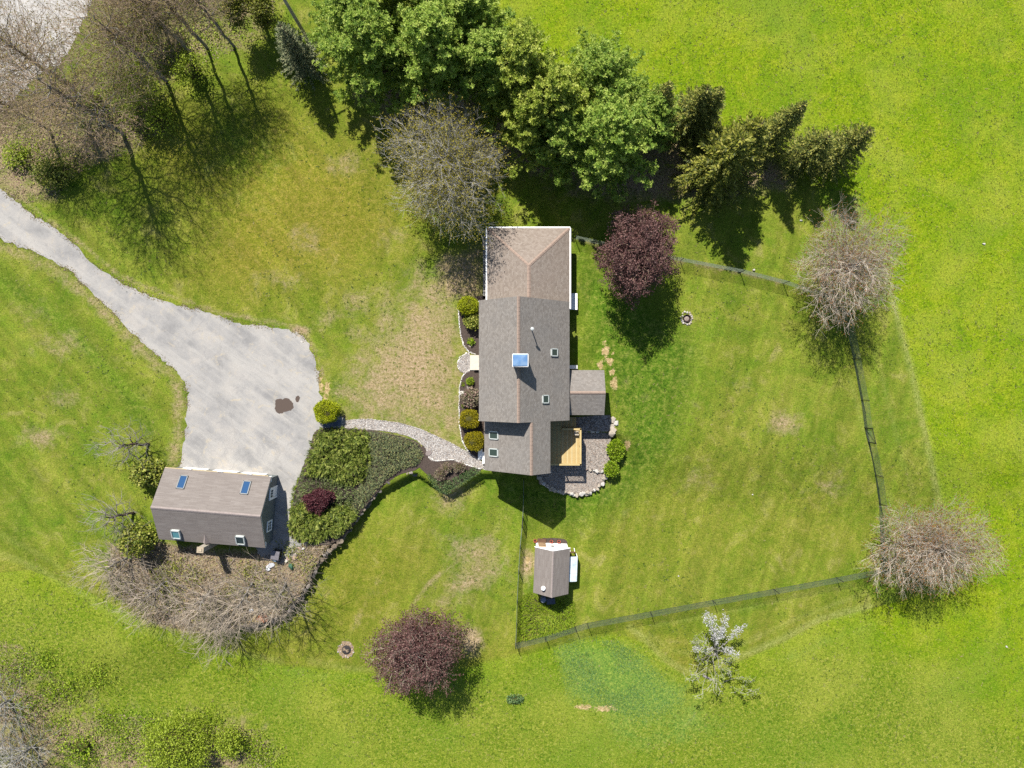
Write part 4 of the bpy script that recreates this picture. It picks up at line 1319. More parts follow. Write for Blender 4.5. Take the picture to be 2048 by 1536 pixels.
def colonize(rn, h, rx, ry, th, n, top=.75, bf=.42, shell=.6, sub=3, tw=.5, r0=.008, rpow=.42, lean=(0, 0), ecc=.5, upt=.35):
    """even crown: scattered twig nodes are joined one after another to the nearest branch already grown; returns segments and tips"""
    cz = th + (h - th) * ecc
    hz = (h - th)
    d = nrm(rn.normal(size=(n, 3)))
    rad = rn.random((n, 1)) ** shell
    T = d * rad * np.array([rx, ry, 1.0])
    T[:, 2] = np.where(T[:, 2] > 0, T[:, 2] * (h - cz), T[:, 2] * (cz - th) * .9) + cz
    lump = rn.uniform(.86, 1.14, n) + .12 * np.sin(np.arctan2(T[:, 1], T[:, 0]) * 5 + rn.uniform(0, 6)) + .13 * np.sin(np.arctan2(T[:, 1], T[:, 0]) * 2 + rn.uniform(0, 6)) + .08 * np.sin(T[:, 2] * 1.7 + np.arctan2(T[:, 1], T[:, 0]) * 3)
    T[:, :2] *= lump[:, None]
    T[:, 0] += lean[0] * T[:, 2] / h; T[:, 1] += lean[1] * T[:, 2] / h
    ntr = 9
    zt = np.linspace(0, th + hz * top, ntr)
    tr = np.stack([lean[0] * zt / h + np.concatenate([[0], rn.normal(0, .06, ntr - 1)]), lean[1] * zt / h + np.concatenate([[0], rn.normal(0, .06, ntr - 1)]), zt], 1)
    o = np.array([0, 0, th * .9])
    key = np.linalg.norm((T - o) * np.array([1, 1, .75]), axis=1)
    T = T[np.argsort(key)]
    P = np.zeros((ntr + n, 3)); P[:ntr] = tr; P[ntr:] = T
    par = np.full(ntr + n, -1); par[1:ntr] = np.arange(ntr - 1)
    pl = np.zeros(ntr + n)
    pl[:ntr] = zt * .55
    m0 = 1e9 * (zt < th * .8)
    pen = np.zeros(ntr + n); pen[:ntr] = m0
    for i in range(ntr, ntr + n):
        dv = P[i] - P[:i]
        ds = np.sqrt((dv * dv).sum(1))
        # branches rise outward: prefer parents lower down
        c = ds * (1 + upt * np.clip(-dv[:, 2] / np.maximum(ds, 1e-6), -0.3, 1)) + bf * pl[:i] + pen[:i]
        k = int(np.argmin(c))
        par[i] = k
        pl[i] = pl[k] + ds[k]
    cnt = np.ones(ntr + n)
    for i in range(ntr + n - 1, 0, -1):
        cnt[par[i]] += cnt[i]
    R = r0 * cnt ** rpow
    ch = np.arange(1, ntr + n)
    a, b = P[par[ch]], P[ch]
    mid = (a + b) / 2 + rn.normal(0, .06, a.shape) * np.linalg.norm(b - a, axis=1, keepdims=True)
    ra, rb = np.minimum(R[par[ch]], R[ch] * 1.25), R[ch]
    ra[:ntr - 1] = R[:ntr - 1]
    lev = np.where(R[ch] > r0 * 14 ** rpow, 1, 2)
    seg = np.concatenate([np.concatenate([a, mid, ra[:, None], ((ra + rb) / 2)[:, None], lev[:, None]], 1), np.concatenate([mid, b, ((ra + rb) / 2)[:, None], rb[:, None], lev[:, None]], 1)])
    tips = P[ntr:]
    out = nrm(tips - P[par[ntr:]])
    tt = rep(tips, sub)
    dd = nrm(rep(out, sub) + rn.normal(0, .36, tt.shape) + np.array([0, 0, .1]))
    ee = tt + dd * (tw * rn.uniform(.5, 1.3, (len(tt), 1)))
    fine = np.concatenate([tt, ee, np.full((len(tt), 1), r0 * .62), np.full((len(tt), 1), r0 * .5), np.full((len(tt), 1), 4)], 1)
    return np.concatenate([seg, fine]), np.concatenate([ee, dd], 1)


def dome_tree(name, label, loc, seed, h, rx, ry, th, n, twig, bark, leaf=None, nleaf=1, lsize=.11, lspread=.1, group=None, cat="tree", twk=1.0, crown_is_leaf=False, **kw):
    rn = np.random.default_rng(seed)
    s, tp = colonize(rn, h, rx, ry, th, n, **kw)
    big = s[:, 8] <= 1
    o = thing(name, label, cat, loc, 0, group)
    v, q = tubes(s[big], 6)
    obj("trunk", mesh_np("trunk", v, q, bark, smooth=True), o)
    b = s[~big].copy(); b[:, 6:8] *= twk
    v, q = tubes(b, 3)
    obj("branches" if crown_is_leaf else "crown", mesh_np("branches" if crown_is_leaf else "crown", v, q, twig), o)
    if leaf is not None:
        c = rep(tp[:, :3], nleaf)
        c = c + rn.normal(0, lspread, c.shape)
        v, q = leaves(c, lsize * rn.uniform(.6, 1.4, len(c)), rn, 1.0)
        tone = np.clip(rep(rn.random(len(tp)), nleaf) * .5 + rn.random(len(c)) * .5, 0, 1)
        nm = "crown" if crown_is_leaf else "leaves"
        obj(nm, mesh_np(nm, v, q, leaf, {"rnd": rep(tone, 4)}), o)
    return o


def bare_tree(name, label, cat, loc, seed, cfg, h, rx, ry=None, twig=None, bark=None, bud=None, nbud=3, bsize=.09, spread=.16, twk=1.0, group=None, tk=1.0, lean=(0, 0)):
    r = random.Random(seed); rn = np.random.default_rng(seed)
    s, tp = grow(r, cfg)
    s, tp = fit(s, tp, h, rx, ry)
    if lean != (0, 0):
        for c in (0, 3):
            z = np.clip(s[:, c + 2] / h, 0, 2)
            s[:, c] += lean[0] * z; s[:, c + 1] += lean[1] * z
        z = np.clip(tp[:, 2] / h, 0, 2)
        tp[:, 0] += lean[0] * z; tp[:, 1] += lean[1] * z
    big = s[:, 8] <= 1
    th = thing(name, label, cat, loc, 0, group)
    a = s[big].copy(); a[:, 6:8] *= tk
    v, q = tubes(a, 6)
    obj("trunk", mesh_np("trunk", v, q, bark or M_bark, smooth=True), th)
    b = s[~big].copy(); b[:, 6:8] *= twk
    v, q = tubes(b, 3)
    obj("crown", mesh_np("crown", v, q, twig or M_twig), th)
    if bud is not None:
        fine = s[s[:, 8] >= cfg['lev'] - 0]
        c = rep((fine[:, :3] + (fine[:, 3:6] - fine[:, :3]) * rn.random((len(fine), 1))), nbud)
        c = c + rn.normal(0, spread, c.shape)
        v, q = leaves(c, bsize * rn.uniform(.6, 1.4, len(c)), rn)
        obj("leaves", mesh_np("leaves", v, q, bud, {"rnd": rep(rn.random(len(c)), 4)}), th)
    return th


def copy_tree(o, name, loc, rz, sc=1.0, label=None, group=None):
    c = o.copy(); COL.objects.link(c)
    c.name = name
    c.location = loc; c.rotation_euler = (0, 0, rz); c.scale = (sc, sc, sc) if not isinstance(sc, tuple) else sc
    if label: c["label"] = label
    if group: c["group"] = group
    for ch in [k for k in bpy.data.objects if k.parent == o]:
        d = ch.copy(); COL.objects.link(d); d.parent = c
    return c


def leafy_tree(name, label, cat, loc, seed, h, rx, ry, mat, nper=10, size=.15, twig=None, bark=None, group=None, low=.12, cfg=None, spread=.32):
    r = random.Random(seed); rn = np.random.default_rng(seed)
    s, tp = grow(r, cfg or CFG_SPREAD)
    s, tp = fit(s, tp, h, rx * .96, (ry or rx) * .96)
    th = thing(name, label, cat, loc, 0, group)
    v, q = tubes(s[s[:, 8] <= 1], 6)
    obj("trunk", mesh_np("trunk", v, q, bark or M_barkd, smooth=True), th)
    v, q = tubes(s[s[:, 8] > 1], 3)
    obj("branches", mesh_np("branches", v, q, twig or M_twigb), th)
    sel = tp[tp[:, 2] > h * low]
    c = rep(sel[:, :3], nper)
    c = c + rn.normal(0, 1, c.shape) * np.array([spread, spread, spread * .7])
    v, q = leaves(c, size * rn.uniform(.6, 1.35, len(c)), rn, .8)
    obj("crown", mesh_np("crown", v, q, mat, {"rnd": rep(np.clip(rep(rn.random(len(sel)), nper) * .6 + rn.random(len(c)) * .4, 0, 1), 4)}), th)
    return th


def pine(name, label, loc, seed, h, rad, mat, group=None, dens=1.0):
    rn = np.random.default_rng(seed)
    th = thing(name, label, "tree", loc, 0, group)
    segs = []
    z = 0.0
    px = 0.0; py = 0.0
    nst = 10
    pts = [(0, 0, 0)]
    for i in range(nst):
        px += rn.normal(0, .10); py += rn.normal(0, .10)
        pts.append((px, py, h * .97 * (i + 1) / nst))
    pts = np.array(pts)
    for i in range(nst):
        t0, t1 = i / nst, (i + 1) / nst
        segs.append((*pts[i], *pts[i + 1], .24 * (1 - t0) + .03, .24 * (1 - t1) + .03))
    cl = []
    bs = []
    z = h * .16
    while z < h * .985:
        t = z / h
        prof = (min(1.0, (t + .18) / .42)) * (max(0.0, 1 - t) ** .62) * 1.28
        nb = int(rn.integers(4, 7))
        a0 = rn.random() * 6.28
        ax = np.array([np.interp(z, pts[:, 2], pts[:, 0]), np.interp(z, pts[:, 2], pts[:, 1]), z])
        for k in range(nb):
            az = a0 + k * 6.283 / nb + rn.normal(0, .25)
            L = max(.35, rad * prof * rn.uniform(.62, 1.2))
            el = rn.uniform(.12, .42) + .5 * t
            d = np.array([math.cos(az) * math.cos(el), math.sin(az) * math.cos(el), math.sin(el)])
            e = ax + d * L
            bs.append((*ax, *e, .05 * (1 - t) + .02, .012))
            side = np.array([-math.sin(az), math.cos(az), 0])
            s = .35
            while s <= 1.0:
                off = (.16 + .42 * (1 - s)) * min(1.0, L / 2)
                for m in range(int(rn.integers(2, 5) * dens + .5)):
                    c = ax + d * L * s + side * rn.normal(0, 1) * off * 1.4 + np.array([0, 0, rn.normal(.05, .14)])
                    cl.append((*c, *(d * .5 + np.array([0, 0, .8]))))
                s += .36 / L
        z += rn.uniform(.38, .62)
    cl = np.array(cl)
    v, q = tubes(np.array(segs), 6)
    v2, q2 = tubes(np.array(bs), 3)
    obj("trunk", mesh_np("trunk", np.concatenate([v, v2]), [q, q2 + len(v)], M_barkd), th)
    per = 14
    c = rep(cl[:, :3], per)
    d = nrm(rn.normal(size=(len(c), 3)) * np.array([1, 1, .55])) * 1.0 + rep(nrm(cl[:, 3:6]), per) * np.array([.5, .5, .22])
    v, q = blades(c, d, rn.uniform(.18, .36, len(c)), rn.uniform(.07, .12, len(c)), rn, .6)
    tone = rep(rn.random(len(cl)), per) * .65 + rn.random(len(c)) * .35
    obj("crown", mesh_np("crown", v, q, mat, {"rnd": rep(tone, 4)}), th)
    return th


def spruce(name, label, loc, seed, h, rad, mat, group=None, sp=.32, per=1.0, droop=-.12, rag=.2, blade=.34, lean=(0, 0)):
    rn = np.random.default_rng(seed)
    th = thing(name, label, "tree", loc, 0, group)
    O = []; D = []; Ln = []
    bs = [(0, 0, 0, lean[0] * .5, lean[1] * .5, h * .5, .16, .1), (lean[0] * .5, lean[1] * .5, h * .5, lean[0], lean[1], h, .1, .015)]
    z = h * .05
    while z < h * .99:
        t = z / h
        nb = int(rn.integers(7, 10))
        a0 = rn.random() * 6.28
        for k in range(nb):
            az = a0 + k * 6.283 / nb + rn.normal(0, .2)
            L = max(.12, rad * (1 - t) ** .72 * rn.uniform(1 - rag, 1 + rag * .6))
            el = droop + .55 * t + rn.normal(0, .08)
            d = np.array([math.cos(az) * math.cos(el), math.sin(az) * math.cos(el), math.sin(el)])
            sd = np.array([-math.sin(az), math.cos(az), 0])
            ax = np.array([lean[0] * t, lean[1] * t, z])
            bs.append((*ax, *(ax + d * L), .025, .008))
            n = max(2, int(L / .11 * per))
            for i in range(n):
                s = .12 + .88 * (i + rn.random()) / n
                p = ax + d * L * s
                for sg in (-1, 1):
                    O.append(p); D.append(d * .8 + sd * sg * rn.uniform(.5, 1.0) + np.array([0, 0, rn.normal(.0, .25)])); Ln.append(blade * rn.uniform(.6, 1.2) * (1.15 - .5 * s))
                if rn.random() < .6:
                    O.append(p); D.append(d * .7 + np.array([0, 0, rn.uniform(.1, .8)])); Ln.append(blade * rn.uniform(.5, .9))
        z += sp * rn.uniform(.8, 1.2)
    O = np.array(O); D = np.array(D); Ln = np.array(Ln)
    v, q = tubes(np.array(bs), 4)
    obj("trunk", mesh_np("trunk", v, q, M_barkd), th)
    v, q = blades(O, D, Ln, Ln * .34, rn, .55)
    obj("crown", mesh_np("crown", v, q, mat, {"rnd": rep(rn.random(len(O)), 4)}), th)
    return th


def ball_pts(n, rad, rn, flat=.25):
    """points on the upper part of an ellipsoid standing on z=0"""
    d = nrm(rn.normal(size=(n, 3)))
    d[:, 2] = np.where(d[:, 2] < -flat, -d[:, 2], d[:, 2])
    c = d * np.array(rad) + np.array([0, 0, rad[2] * .8])
    return c, d


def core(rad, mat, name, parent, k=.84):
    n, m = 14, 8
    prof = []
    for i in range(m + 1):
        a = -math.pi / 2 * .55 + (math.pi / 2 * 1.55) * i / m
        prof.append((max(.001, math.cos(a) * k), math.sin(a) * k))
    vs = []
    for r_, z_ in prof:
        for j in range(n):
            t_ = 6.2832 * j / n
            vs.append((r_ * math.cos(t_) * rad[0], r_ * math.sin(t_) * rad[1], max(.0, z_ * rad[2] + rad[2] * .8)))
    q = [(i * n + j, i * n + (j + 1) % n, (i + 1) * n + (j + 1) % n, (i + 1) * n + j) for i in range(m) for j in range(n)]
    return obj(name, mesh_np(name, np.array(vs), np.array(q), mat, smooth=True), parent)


def clipped_shrub(name, label, loc, rad, mat, seed, n=3200, ln=.13, group=None, jit=.04, tuft=.42, cat="shrub"):
    rn = np.random.default_rng(seed)
    th = thing(name, label, cat, loc, 0, group)
    c, d = ball_pts(n, rad, rn)
    lump = 1 + .05 * np.sin(c[:, 0:1] * 4.3 + seed) + .05 * np.sin(c[:, 1:2] * 5.1 + 2 * seed) + .04 * np.sin(c[:, 2:3] * 7 + seed)
    c = c * lump + rn.normal(0, jit, c.shape)
    if jit >= .1:
        v, q = leaves(c, ln * rn.uniform(.6, 1.3, n), rn, 1.1)
    else:
        v, q = blades(c - d * ln * .5, d * tuft + rn.normal(0, .55, d.shape), ln * rn.uniform(.6, 1.3, n), ln * .42, rn)
    obj("foliage", mesh_np("foliage", v, q, mat, {"rnd": rep(rn.random(n), 4)}), th)
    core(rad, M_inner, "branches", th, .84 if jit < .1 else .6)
    return th


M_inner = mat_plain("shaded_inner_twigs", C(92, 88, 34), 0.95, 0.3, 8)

# ------------------------------------------------------------------ planting
L_pine = mat_leaf("white_pine_needles", [C(98, 136, 46, 1.3), C(150, 186, 70, 1.4), C(188, 214, 90, 1.5), C(220, 236, 122, 1.6)], .48)
L_pine2 = mat_leaf("yellowish_pine_needles", [C(112, 140, 42, 1.3), C(170, 192, 66, 1.4), C(206, 220, 90, 1.5), C(234, 240, 126, 1.6)], .48)
L_spr = mat_leaf("dark_spruce_needles", [C(70, 90, 30, 1.2), C(114, 128, 50, 1.2), C(156, 162, 70, 1.3), C(196, 192, 96, 1.4)], .25)
L_blue = mat_leaf("blue_spruce_needles", [C(92, 110, 74), C(132, 146, 100, 1.1), C(166, 174, 124, 1.2), C(190, 190, 140, 1.2)], .2)
L_yel = mat_leaf("yellow_green_needles", [C(84, 98, 28), C(136, 146, 46), C(178, 182, 66), C(210, 206, 94)], .25)
L_purple = mat_leaf("purple_plum_leaves", [C(78, 48, 46), C(114, 76, 72), C(148, 106, 100), C(186, 144, 134)], .18)
L_budy = mat_leaf("yellow_green_buds", [C(150, 140, 40), C(178, 166, 50), C(196, 182, 70)], .3)
L_budr = mat_leaf("russet_buds", [C(150, 92, 50), C(180, 122, 70), C(176, 150, 84)], .3)
L_budo = mat_leaf("olive_brown_buds", [C(150, 116, 76), C(176, 150, 84, 1.1), C(184, 174, 80, 1.2)], .35)
L_yew = mat_leaf("yellow_green_yew", [C(132, 148, 0), C(180, 194, 4, 1.1), C(208, 220, 16, 1.2), C(230, 236, 50, 1.2)], .3)
L_yewo = mat_leaf("olive_yew", [C(122, 116, 0), C(172, 162, 4), C(204, 190, 10), C(224, 206, 32)], .3)
L_jun = mat_leaf("bright_juniper", [C(84, 104, 34), C(132, 154, 54), C(168, 186, 74), C(200, 206, 104, 1.1)], .25)
L_junb = mat_leaf("blue_green_juniper", [C(92, 114, 76), C(138, 156, 108, 1.1), C(174, 184, 130, 1.2), C(192, 186, 116, 1.2)], .25)
L_jund = mat_leaf("grey_green_rhododendron", [C(76, 100, 44), C(122, 146, 70), C(164, 180, 104), C(192, 200, 144)], .2)
L_heath = mat_leaf("mauve_heather", [C(112, 110, 80), C(156, 148, 112, 1.1), C(186, 168, 144, 1.2), C(172, 136, 130, 1.1)], .2)
L_hedge = mat_leaf("grey_green_hedge", [C(74, 112, 68), C(112, 150, 92), C(146, 180, 112), C(172, 198, 124)], .25)
L_hyd = mat_leaf("fresh_green_leaves", [C(96, 136, 8, 1.1), C(140, 176, 14, 1.2), C(172, 204, 32, 1.3), C(198, 220, 68, 1.3)], .35)
L_rho = mat_leaf("olive_rhododendron", [C(96, 118, 28), C(148, 164, 52), C(190, 198, 76), C(216, 214, 104)], .25)
L_spring = mat_leaf("pale_spring_leaves", [C(140, 164, 30, 1.2), C(174, 196, 48, 1.3), C(198, 216, 76, 1.4)], .4)
L_red = mat_leaf("red_laceleaf", [C(80, 36, 46), C(110, 56, 64), C(140, 80, 84)], .15)
L_white = mat_leaf("white_blossom", [C(232, 230, 226), C(250, 250, 248), C(250, 246, 250)], .2)

# -- white pines along the field
GP = "white pines along the field edge"
pine_a = pine("white_pine", "broad white pine at the right front of the row, above the purple tree", G(1190, 322), 11, 12.2, 5.6, L_pine, GP, 1.25)
pine_b = pine("white_pine", "yellowish white pine in the middle of the row behind the house", G(1040, 214), 12, 12.0, 5.0, L_pine2, GP, 1.25)
pine_c = pine("white_pine", "full white pine left of the middle of the row", G(872, 166), 13, 12.6, 5.2, L_pine, GP, 1.25)
copy_tree(pine_c, "white_pine", G(738, 128), 2.1, .84, "leftmost white pine beside the utility pole", GP)
copy_tree(pine_a, "white_pine", G(778, 158), 3.6, .92, "white pine third from the left with shadow on the lawn", GP)
copy_tree(pine_b, "white_pine", G(1112, 262), 1.2, .95, "yellowish white pine left of the broad front pine", GP)
copy_tree(pine_c, "white_pine", G(955, 100), 4.4, .92, "white pine at the back edge above the row's middle", GP)
copy_tree(pine_a, "white_pine", G(1185, 214), 5.0, .86, "white pine on the field side behind the broad front pine", GP)
copy_tree(pine_b, "white_pine", G(800, 62), .4, .9, "white pine at the top edge of the photo, left", GP)
copy_tree(pine_c, "white_pine", G(880, 70), 1.4, .8, "white pine at the top edge of the photo, right", GP)
copy_tree(pine_a, "white_pine", G(1270, 275), .9, .68, "small white pine squeezed right of the broad front pine", GP)

copy_tree(pine_b, "white_pine", G(1062, 276), 2.9, .86, "white pine with shaded foot just above the addition roof", GP)
copy_tree(pine_c, "white_pine", G(968, 196), .7, .88, "white pine behind the silver grey budding tree", GP)
copy_tree(pine_a, "white_pine", G(1128, 318), 2.6, .74, "lower white pine between the addition and the broad front pine", GP)

# -- spruces
GS = "conifers east of the pines"
spruce("spruce", "dark slim spruce tucked against the pines", G(1296, 250), 21, 9.4, 2.3, L_spr, GS)
spruce("spruce", "dark spruce with pointed tip, left of a pair", G(1362, 258), 22, 9.6, 2.9, L_spr, GS)
spruce("spruce", "dark spruce with pointed tip, right of a pair", G(1384, 262), 23, 9.8, 2.4, L_spr, GS)
spruce("spruce", "slim spruce casting a pointed shadow between two wide conifers", G(1521, 292), 24, 10.4, 2.3, L_spr, GS)
spruce("spruce", "bushy low spruce left of the last one by the field", G(1590, 326), 25, 7.6, 3.0, L_spr, GS, rag=.35)
spruce("spruce", "last spruce of the row leaning toward the field", G(1655, 320), 26, 8.3, 2.8, L_spr, GS, rag=.3)
spruce("hemlock", "broad yellow green conifer with feathery drooping sprays", G(1413, 356), 27, 11.0, 4.5, L_yel, None, .42, .85, -.22, .42, .5)
spruce("hemlock", "ragged yellow green conifer low beside the broad one", G(1452, 322), 28, 10.2, 3.4, L_yel, None, .45, .8, -.2, .45, .48)
spruce("blue_spruce", "grey blue spruce beside the utility pole", G(616, 137), 29, 8.4, 2.5, L_blue, None, .30, 1.0, -.1, .2, .30)

# -- bare and budding trees
dome_tree("budding_tree", "silver grey budding tree with yellow buds by the front corner of the house", G(902, 374), 31, 10.2, 4.8, 5.8, 1.8, 2400, M_twig, M_bark, L_budy, 2, .13, .14, r0=.0078, tw=.8, sub=5)
dome_tree("budding_tree", "bare grey tree with russet buds at the upper fence corner", G(1646, 551), 34, 9.0, 4.6, 4.6, 1.8, 2000, M_twigw, M_bark, L_budr, 1, .11, .08, r0=.0075, tw=.8, sub=5)
dome_tree("budding_tree", "wide bare tree with russet buds at the lower fence corner", G(1808, 1070), 35, 8.2, 5.4, 4.0, 1.5, 2200, M_twigw, M_bark, L_budr, 1, .12, .08, r0=.0075, tw=.8, sub=5)
dome_tree("purple_plum_tree", "dense purple leaved tree east of the addition", G(1258, 524), 36, 8.6, 3.2, 3.9, 1.4, 1400, M_twigb, M_barkd, L_purple, 14, .125, .17, crown_is_leaf=True, tw=.3)
dome_tree("purple_plum_tree", "purple leaved tree with visible twigs on the lower lawn", G(850, 1264), 37, 8.2, 3.75, 3.5, 1.3, 1300, M_twigt, M_bark, L_purple, 11, .12, .19, crown_is_leaf=True, tw=.55, r0=.010)

GT = "tall budding trees by the gravel road"
ta = dome_tree("tall_tree", "tall brown budding tree at the upper left casting a round shadow by the drive", G(247, 268), 41, 15.0, 5.8, 5.8, 4.2, 1700, M_twigb, M_bark, L_budo, 1, .12, .12, GT, r0=.009, tw=.9, sub=3)
copy_tree(ta, "tall_tree", G(333, 162), 2.2, (.85, .85, .95), "tall budding tree second from the drive with long trunk shadow", GT)
tb = dome_tree("tall_tree", "slim tall tree at the top edge whose trunk shadow crosses the lawn", G(386, 112), 42, 14.5, 4.0, 4.0, 5.5, 900, M_twigb, M_bark, L_budo, 1, .12, .12, GT, r0=.009, tw=.9, sub=3)
copy_tree(tb, "tall_tree", G(414, 96), 1.3, .95, "slim tall tree right of its twin at the top edge", GT)
copy_tree(tb, "tall_tree", G(468, 92), 3.1, .85, "tall budding tree at the top edge left of the blue spruce", GT)
copy_tree(ta, "tall_tree", G(150, 178), 4.0, (.8, .8, .9), "tall brown tree standing at the edge of the gravel road", GT)
copy_tree(ta, "tall_tree", G(100, 260), 5.2, (.62, .62, .7), "smaller brown budding tree at the left edge of the photo", GT)
dome_tree("young_maple", "pale green young tree among the tall bare trees", G(292, 184), 44, 5.5, 2.7, 2.7, 1.0, 900, M_twigb, M_barkd, L_spring, 3, .15, .15, crown_is_leaf=True)
for (p, rd, sd, lb) in (((200, 215), 1.6, 401, "green understory bush among the tall trees, nearest the road"), ((255, 95), 1.9, 402, "green understory bush at the top between the tall trees"), ((395, 150), 1.3, 403, "green understory bush right of the tall trees"), ((330, 250), 1.2, 404, "thin green understory bush at the edge of the lawn")):
    clipped_shrub("understory_bush", lb, G(*p), (rd, rd, rd * .9), L_spring, sd, 900, .18, "understory bushes among the tall trees", .4, .2)
leafy_tree("young_maple", "small green sapling at the top edge between tall trunks", "tree", G(330, 60), 46, 4.5, 1.8, 1.8, L_spring, 3, .15, spread=.25)
leafy_tree("young_maple", "dense olive sapling at the top edge beside the pole", "tree", G(530, 50), 47, 5.5, 2.3, 2.3, L_yel, 5, .16, spread=.3)

for (p, sd, ln_, lb) in (((298, 888), 51, (-1.7, .25), "gnarled bare apple tree above the garage's left end"), ((268, 1026), 52, (-1.5, .15), "gnarled bare apple tree left of the garage ridge")):
    dome_tree("apple_tree", lb, G(*p), sd, 4.0, 2.7, 2.3, 1.0, 190, M_bark, M_barkd, None, group="gnarled apple trees beside the garage", lean=ln_, r0=.0115, tw=.6, sub=3, bf=.35, shell=.45, rpow=.46, ecc=.45)
GB = "bare brush behind the garage"
br = [((262, 1112), 61, 3.4, 3.4, (-.9, -.6), "leftmost leafless thicket tree behind the garage"), ((330, 1165), 62, 3.2, 3.6, (-.5, -.9), "leafless thicket tree below the garage's left half"),
      ((425, 1178), 63, 3.4, 3.6, (0, -1.2), "leafless thicket tree below the garage chimney"), ((505, 1165), 64, 4.2, 3.8, (.3, -1.4), "leafless tree with long limbs reaching over the lawn below the garage"),
      ((572, 1165), 65, 5.2, 3.4, (.8, -1.2), "leafless tree by the stone wall casting branch shadows on the lawn"), ((455, 1225), 66, 3.0, 3.2, (-.2, -1.4), "low leafless tree at the lower edge of the thicket")]
for (p, sd, h_, r_, ln_, lb) in br:
    dome_tree("bare_tree", lb, G(*p), sd, h_ * 1.35, r_, r_ * .9, .5, 280, M_twigt, M_bark, None, group=GB, lean=ln_, r0=.0115, tw=.8, sub=3, bf=.5, shell=.5, rpow=.40)
for (p, sd, h_, r_, lb) in (((20, 1400), 71, 5.6, 4.2, "leafless grey tree at the lower left edge"), ((70, 1490), 72, 5.0, 3.8, "leafless grey tree in the lower left corner"), ((-20, 1500), 73, 5.6, 3.6, "leafless grey tree half outside the lower left corner")):
    dome_tree("bare_tree", lb, G(*p), sd, h_, r_, r_, .5, 260, M_twig, M_bark, None, group="leafless trees in the lower left corner", r0=.0125, tw=.9, sub=3, bf=.75, shell=.5, rpow=.40)

# -- flowering apple
bl = bare_tree("flowering_apple_tree", "small apple tree with white blossom on the lower mown strip", "tree", G(1432, 1300), 81, dict(CFG_APPLE, nch=[3.0, 1.2, 1.3, 1.2, 0], trop=[.05, .1, .06, .03, 0]), 4.2, 2.3, 2.9, M_twig, M_bark, L_spring, 1, .13, .12)
rn = np.random.default_rng(5)
pc = []
for (ax, ay, bx, by, z0, z1) in ((1432, 1285, 1425, 1232, 2.4, 4.2), (1432, 1280, 1412, 1228, 2.4, 4.3), (1438, 1280, 1452, 1230, 2.4, 4.4), (1450, 1282, 1492, 1250, 2.2, 3.6), (1430, 1290, 1448, 1255, 2.5, 4.0), (1440, 1295, 1476, 1310, 2.4, 3.0), (1430, 1300, 1385, 1298, 2.2, 2.8)):
    for _ in range(48):
        s_ = rn.uniform(.15, 1.0)
        z_ = z0 + (z1 - z0) * s_ - 1
        x_, y_, _z = W(ax + (bx - ax) * s_, ay + (by - ay) * s_, z_)
        pc.append((x_ - bl.location[0], y_ - bl.location[1], z_ - bl.location[2]))
pc = rep(np.array(pc), 6) + rep(rn.normal(0, .16, (len(pc), 3)), 6) + rn.normal(0, .10, (len(pc) * 6, 3))
v, q = leaves(pc, rn.uniform(.08, .16, len(pc)), rn, 1.0)
obj("blossom", mesh_np("blossom", v, q, L_white, {"rnd": rep(rn.random(len(pc)), 4)}), bl)
limbs = []
for (ax, ay, bx, by, z0, z1) in ((1432, 1300, 1425, 1232, 1.6, 4.1), (1432, 1300, 1412, 1228, 1.6, 4.2), (1434, 1300, 1452, 1230, 1.6, 4.3), (1436, 1300, 1492, 1250, 1.6, 3.5), (1432, 1300, 1476, 1310, 1.6, 3.0), (1432, 1300, 1385, 1298, 1.6, 2.8)):
    p = None
    for i in range(7):
        s_ = i / 6
        z_ = z0 + (z1 - z0) * s_ - 1
        x_, y_, _z = W(ax + (bx - ax) * s_ + rn.normal(0, 1.2), ay + (by - ay) * s_ + rn.normal(0, 1.2), z_)
        c_ = (x_ - bl.location[0], y_ - bl.location[1], z_ + 1)
        if p is not None:
            limbs.append((*p, *c_, .05 * (1.15 - s_), .05 * (1.0 - s_) + .012))
        p = c_
v, q = tubes(np.array(limbs), 4)
obj("limb", mesh_np("limb", v, q, M_bark), bl)
# the fallen half of it, lying lower
bl2 = bare_tree("apple_limb", "broken apple limb with new leaves below the blossoming tree", "tree limb", G(1405, 1350), 82, dict(CFG_APPLE, dir=(.55, -.6, .35), L=2.6, nch=[1.6, 1.2, 1.2, 1.0, 0]), 1.9, 1.9, 1.9, M_twig, M_bark, L_spring, 2, .12, .10)

# -- clipped yews
GY = "clipped yews at the front of the house"
clipped_shrub("round_yew", "bright green ball yew at the end of the gravel path by the driveway", G(658, 822), (1.2, 1.1, 1.15), L_yew, 91, 4600, .14)
clipped_shrub("round_yew", "green ball yew at the upper end of the front bed", G(938, 614), (1.02, .95, 1.0), L_yew, 92, 3600, .13, GY)
clipped_shrub("round_yew", "olive ball yew second from the side steps", G(940, 838), (.93, .93, .95), L_yewo, 93, 3400, .13, GY)
clipped_shrub("round_yew", "olive ball yew beside the side steps", G(950, 880), (.95, .93, .95), L_yewo, 94, 3400, .13, GY)
clipped_shrub("azalea", "thin mauve green azalea above the olive yews", G(943, 796), (.85, .85, .65), L_heath, 95, 1800, .17, None, .12, .5)
clipped_shrub("azalea", "yellow green azalea below the upper ball yew", G(946, 642), (.72, .62, .6), L_rho, 96, 1100, .2, None, .12, .5)
clipped_shrub("boxwood", "small round boxwood in the lower front bed", G(941, 763), (.38, .38, .36), L_hyd, 97, 700, .11)
clipped_shrub("hosta", "small green tuft in the upper front bed", G(942, 684), (.3, .3, .2), L_hyd, 98, 220, .2, None, .08, .4, "plant")
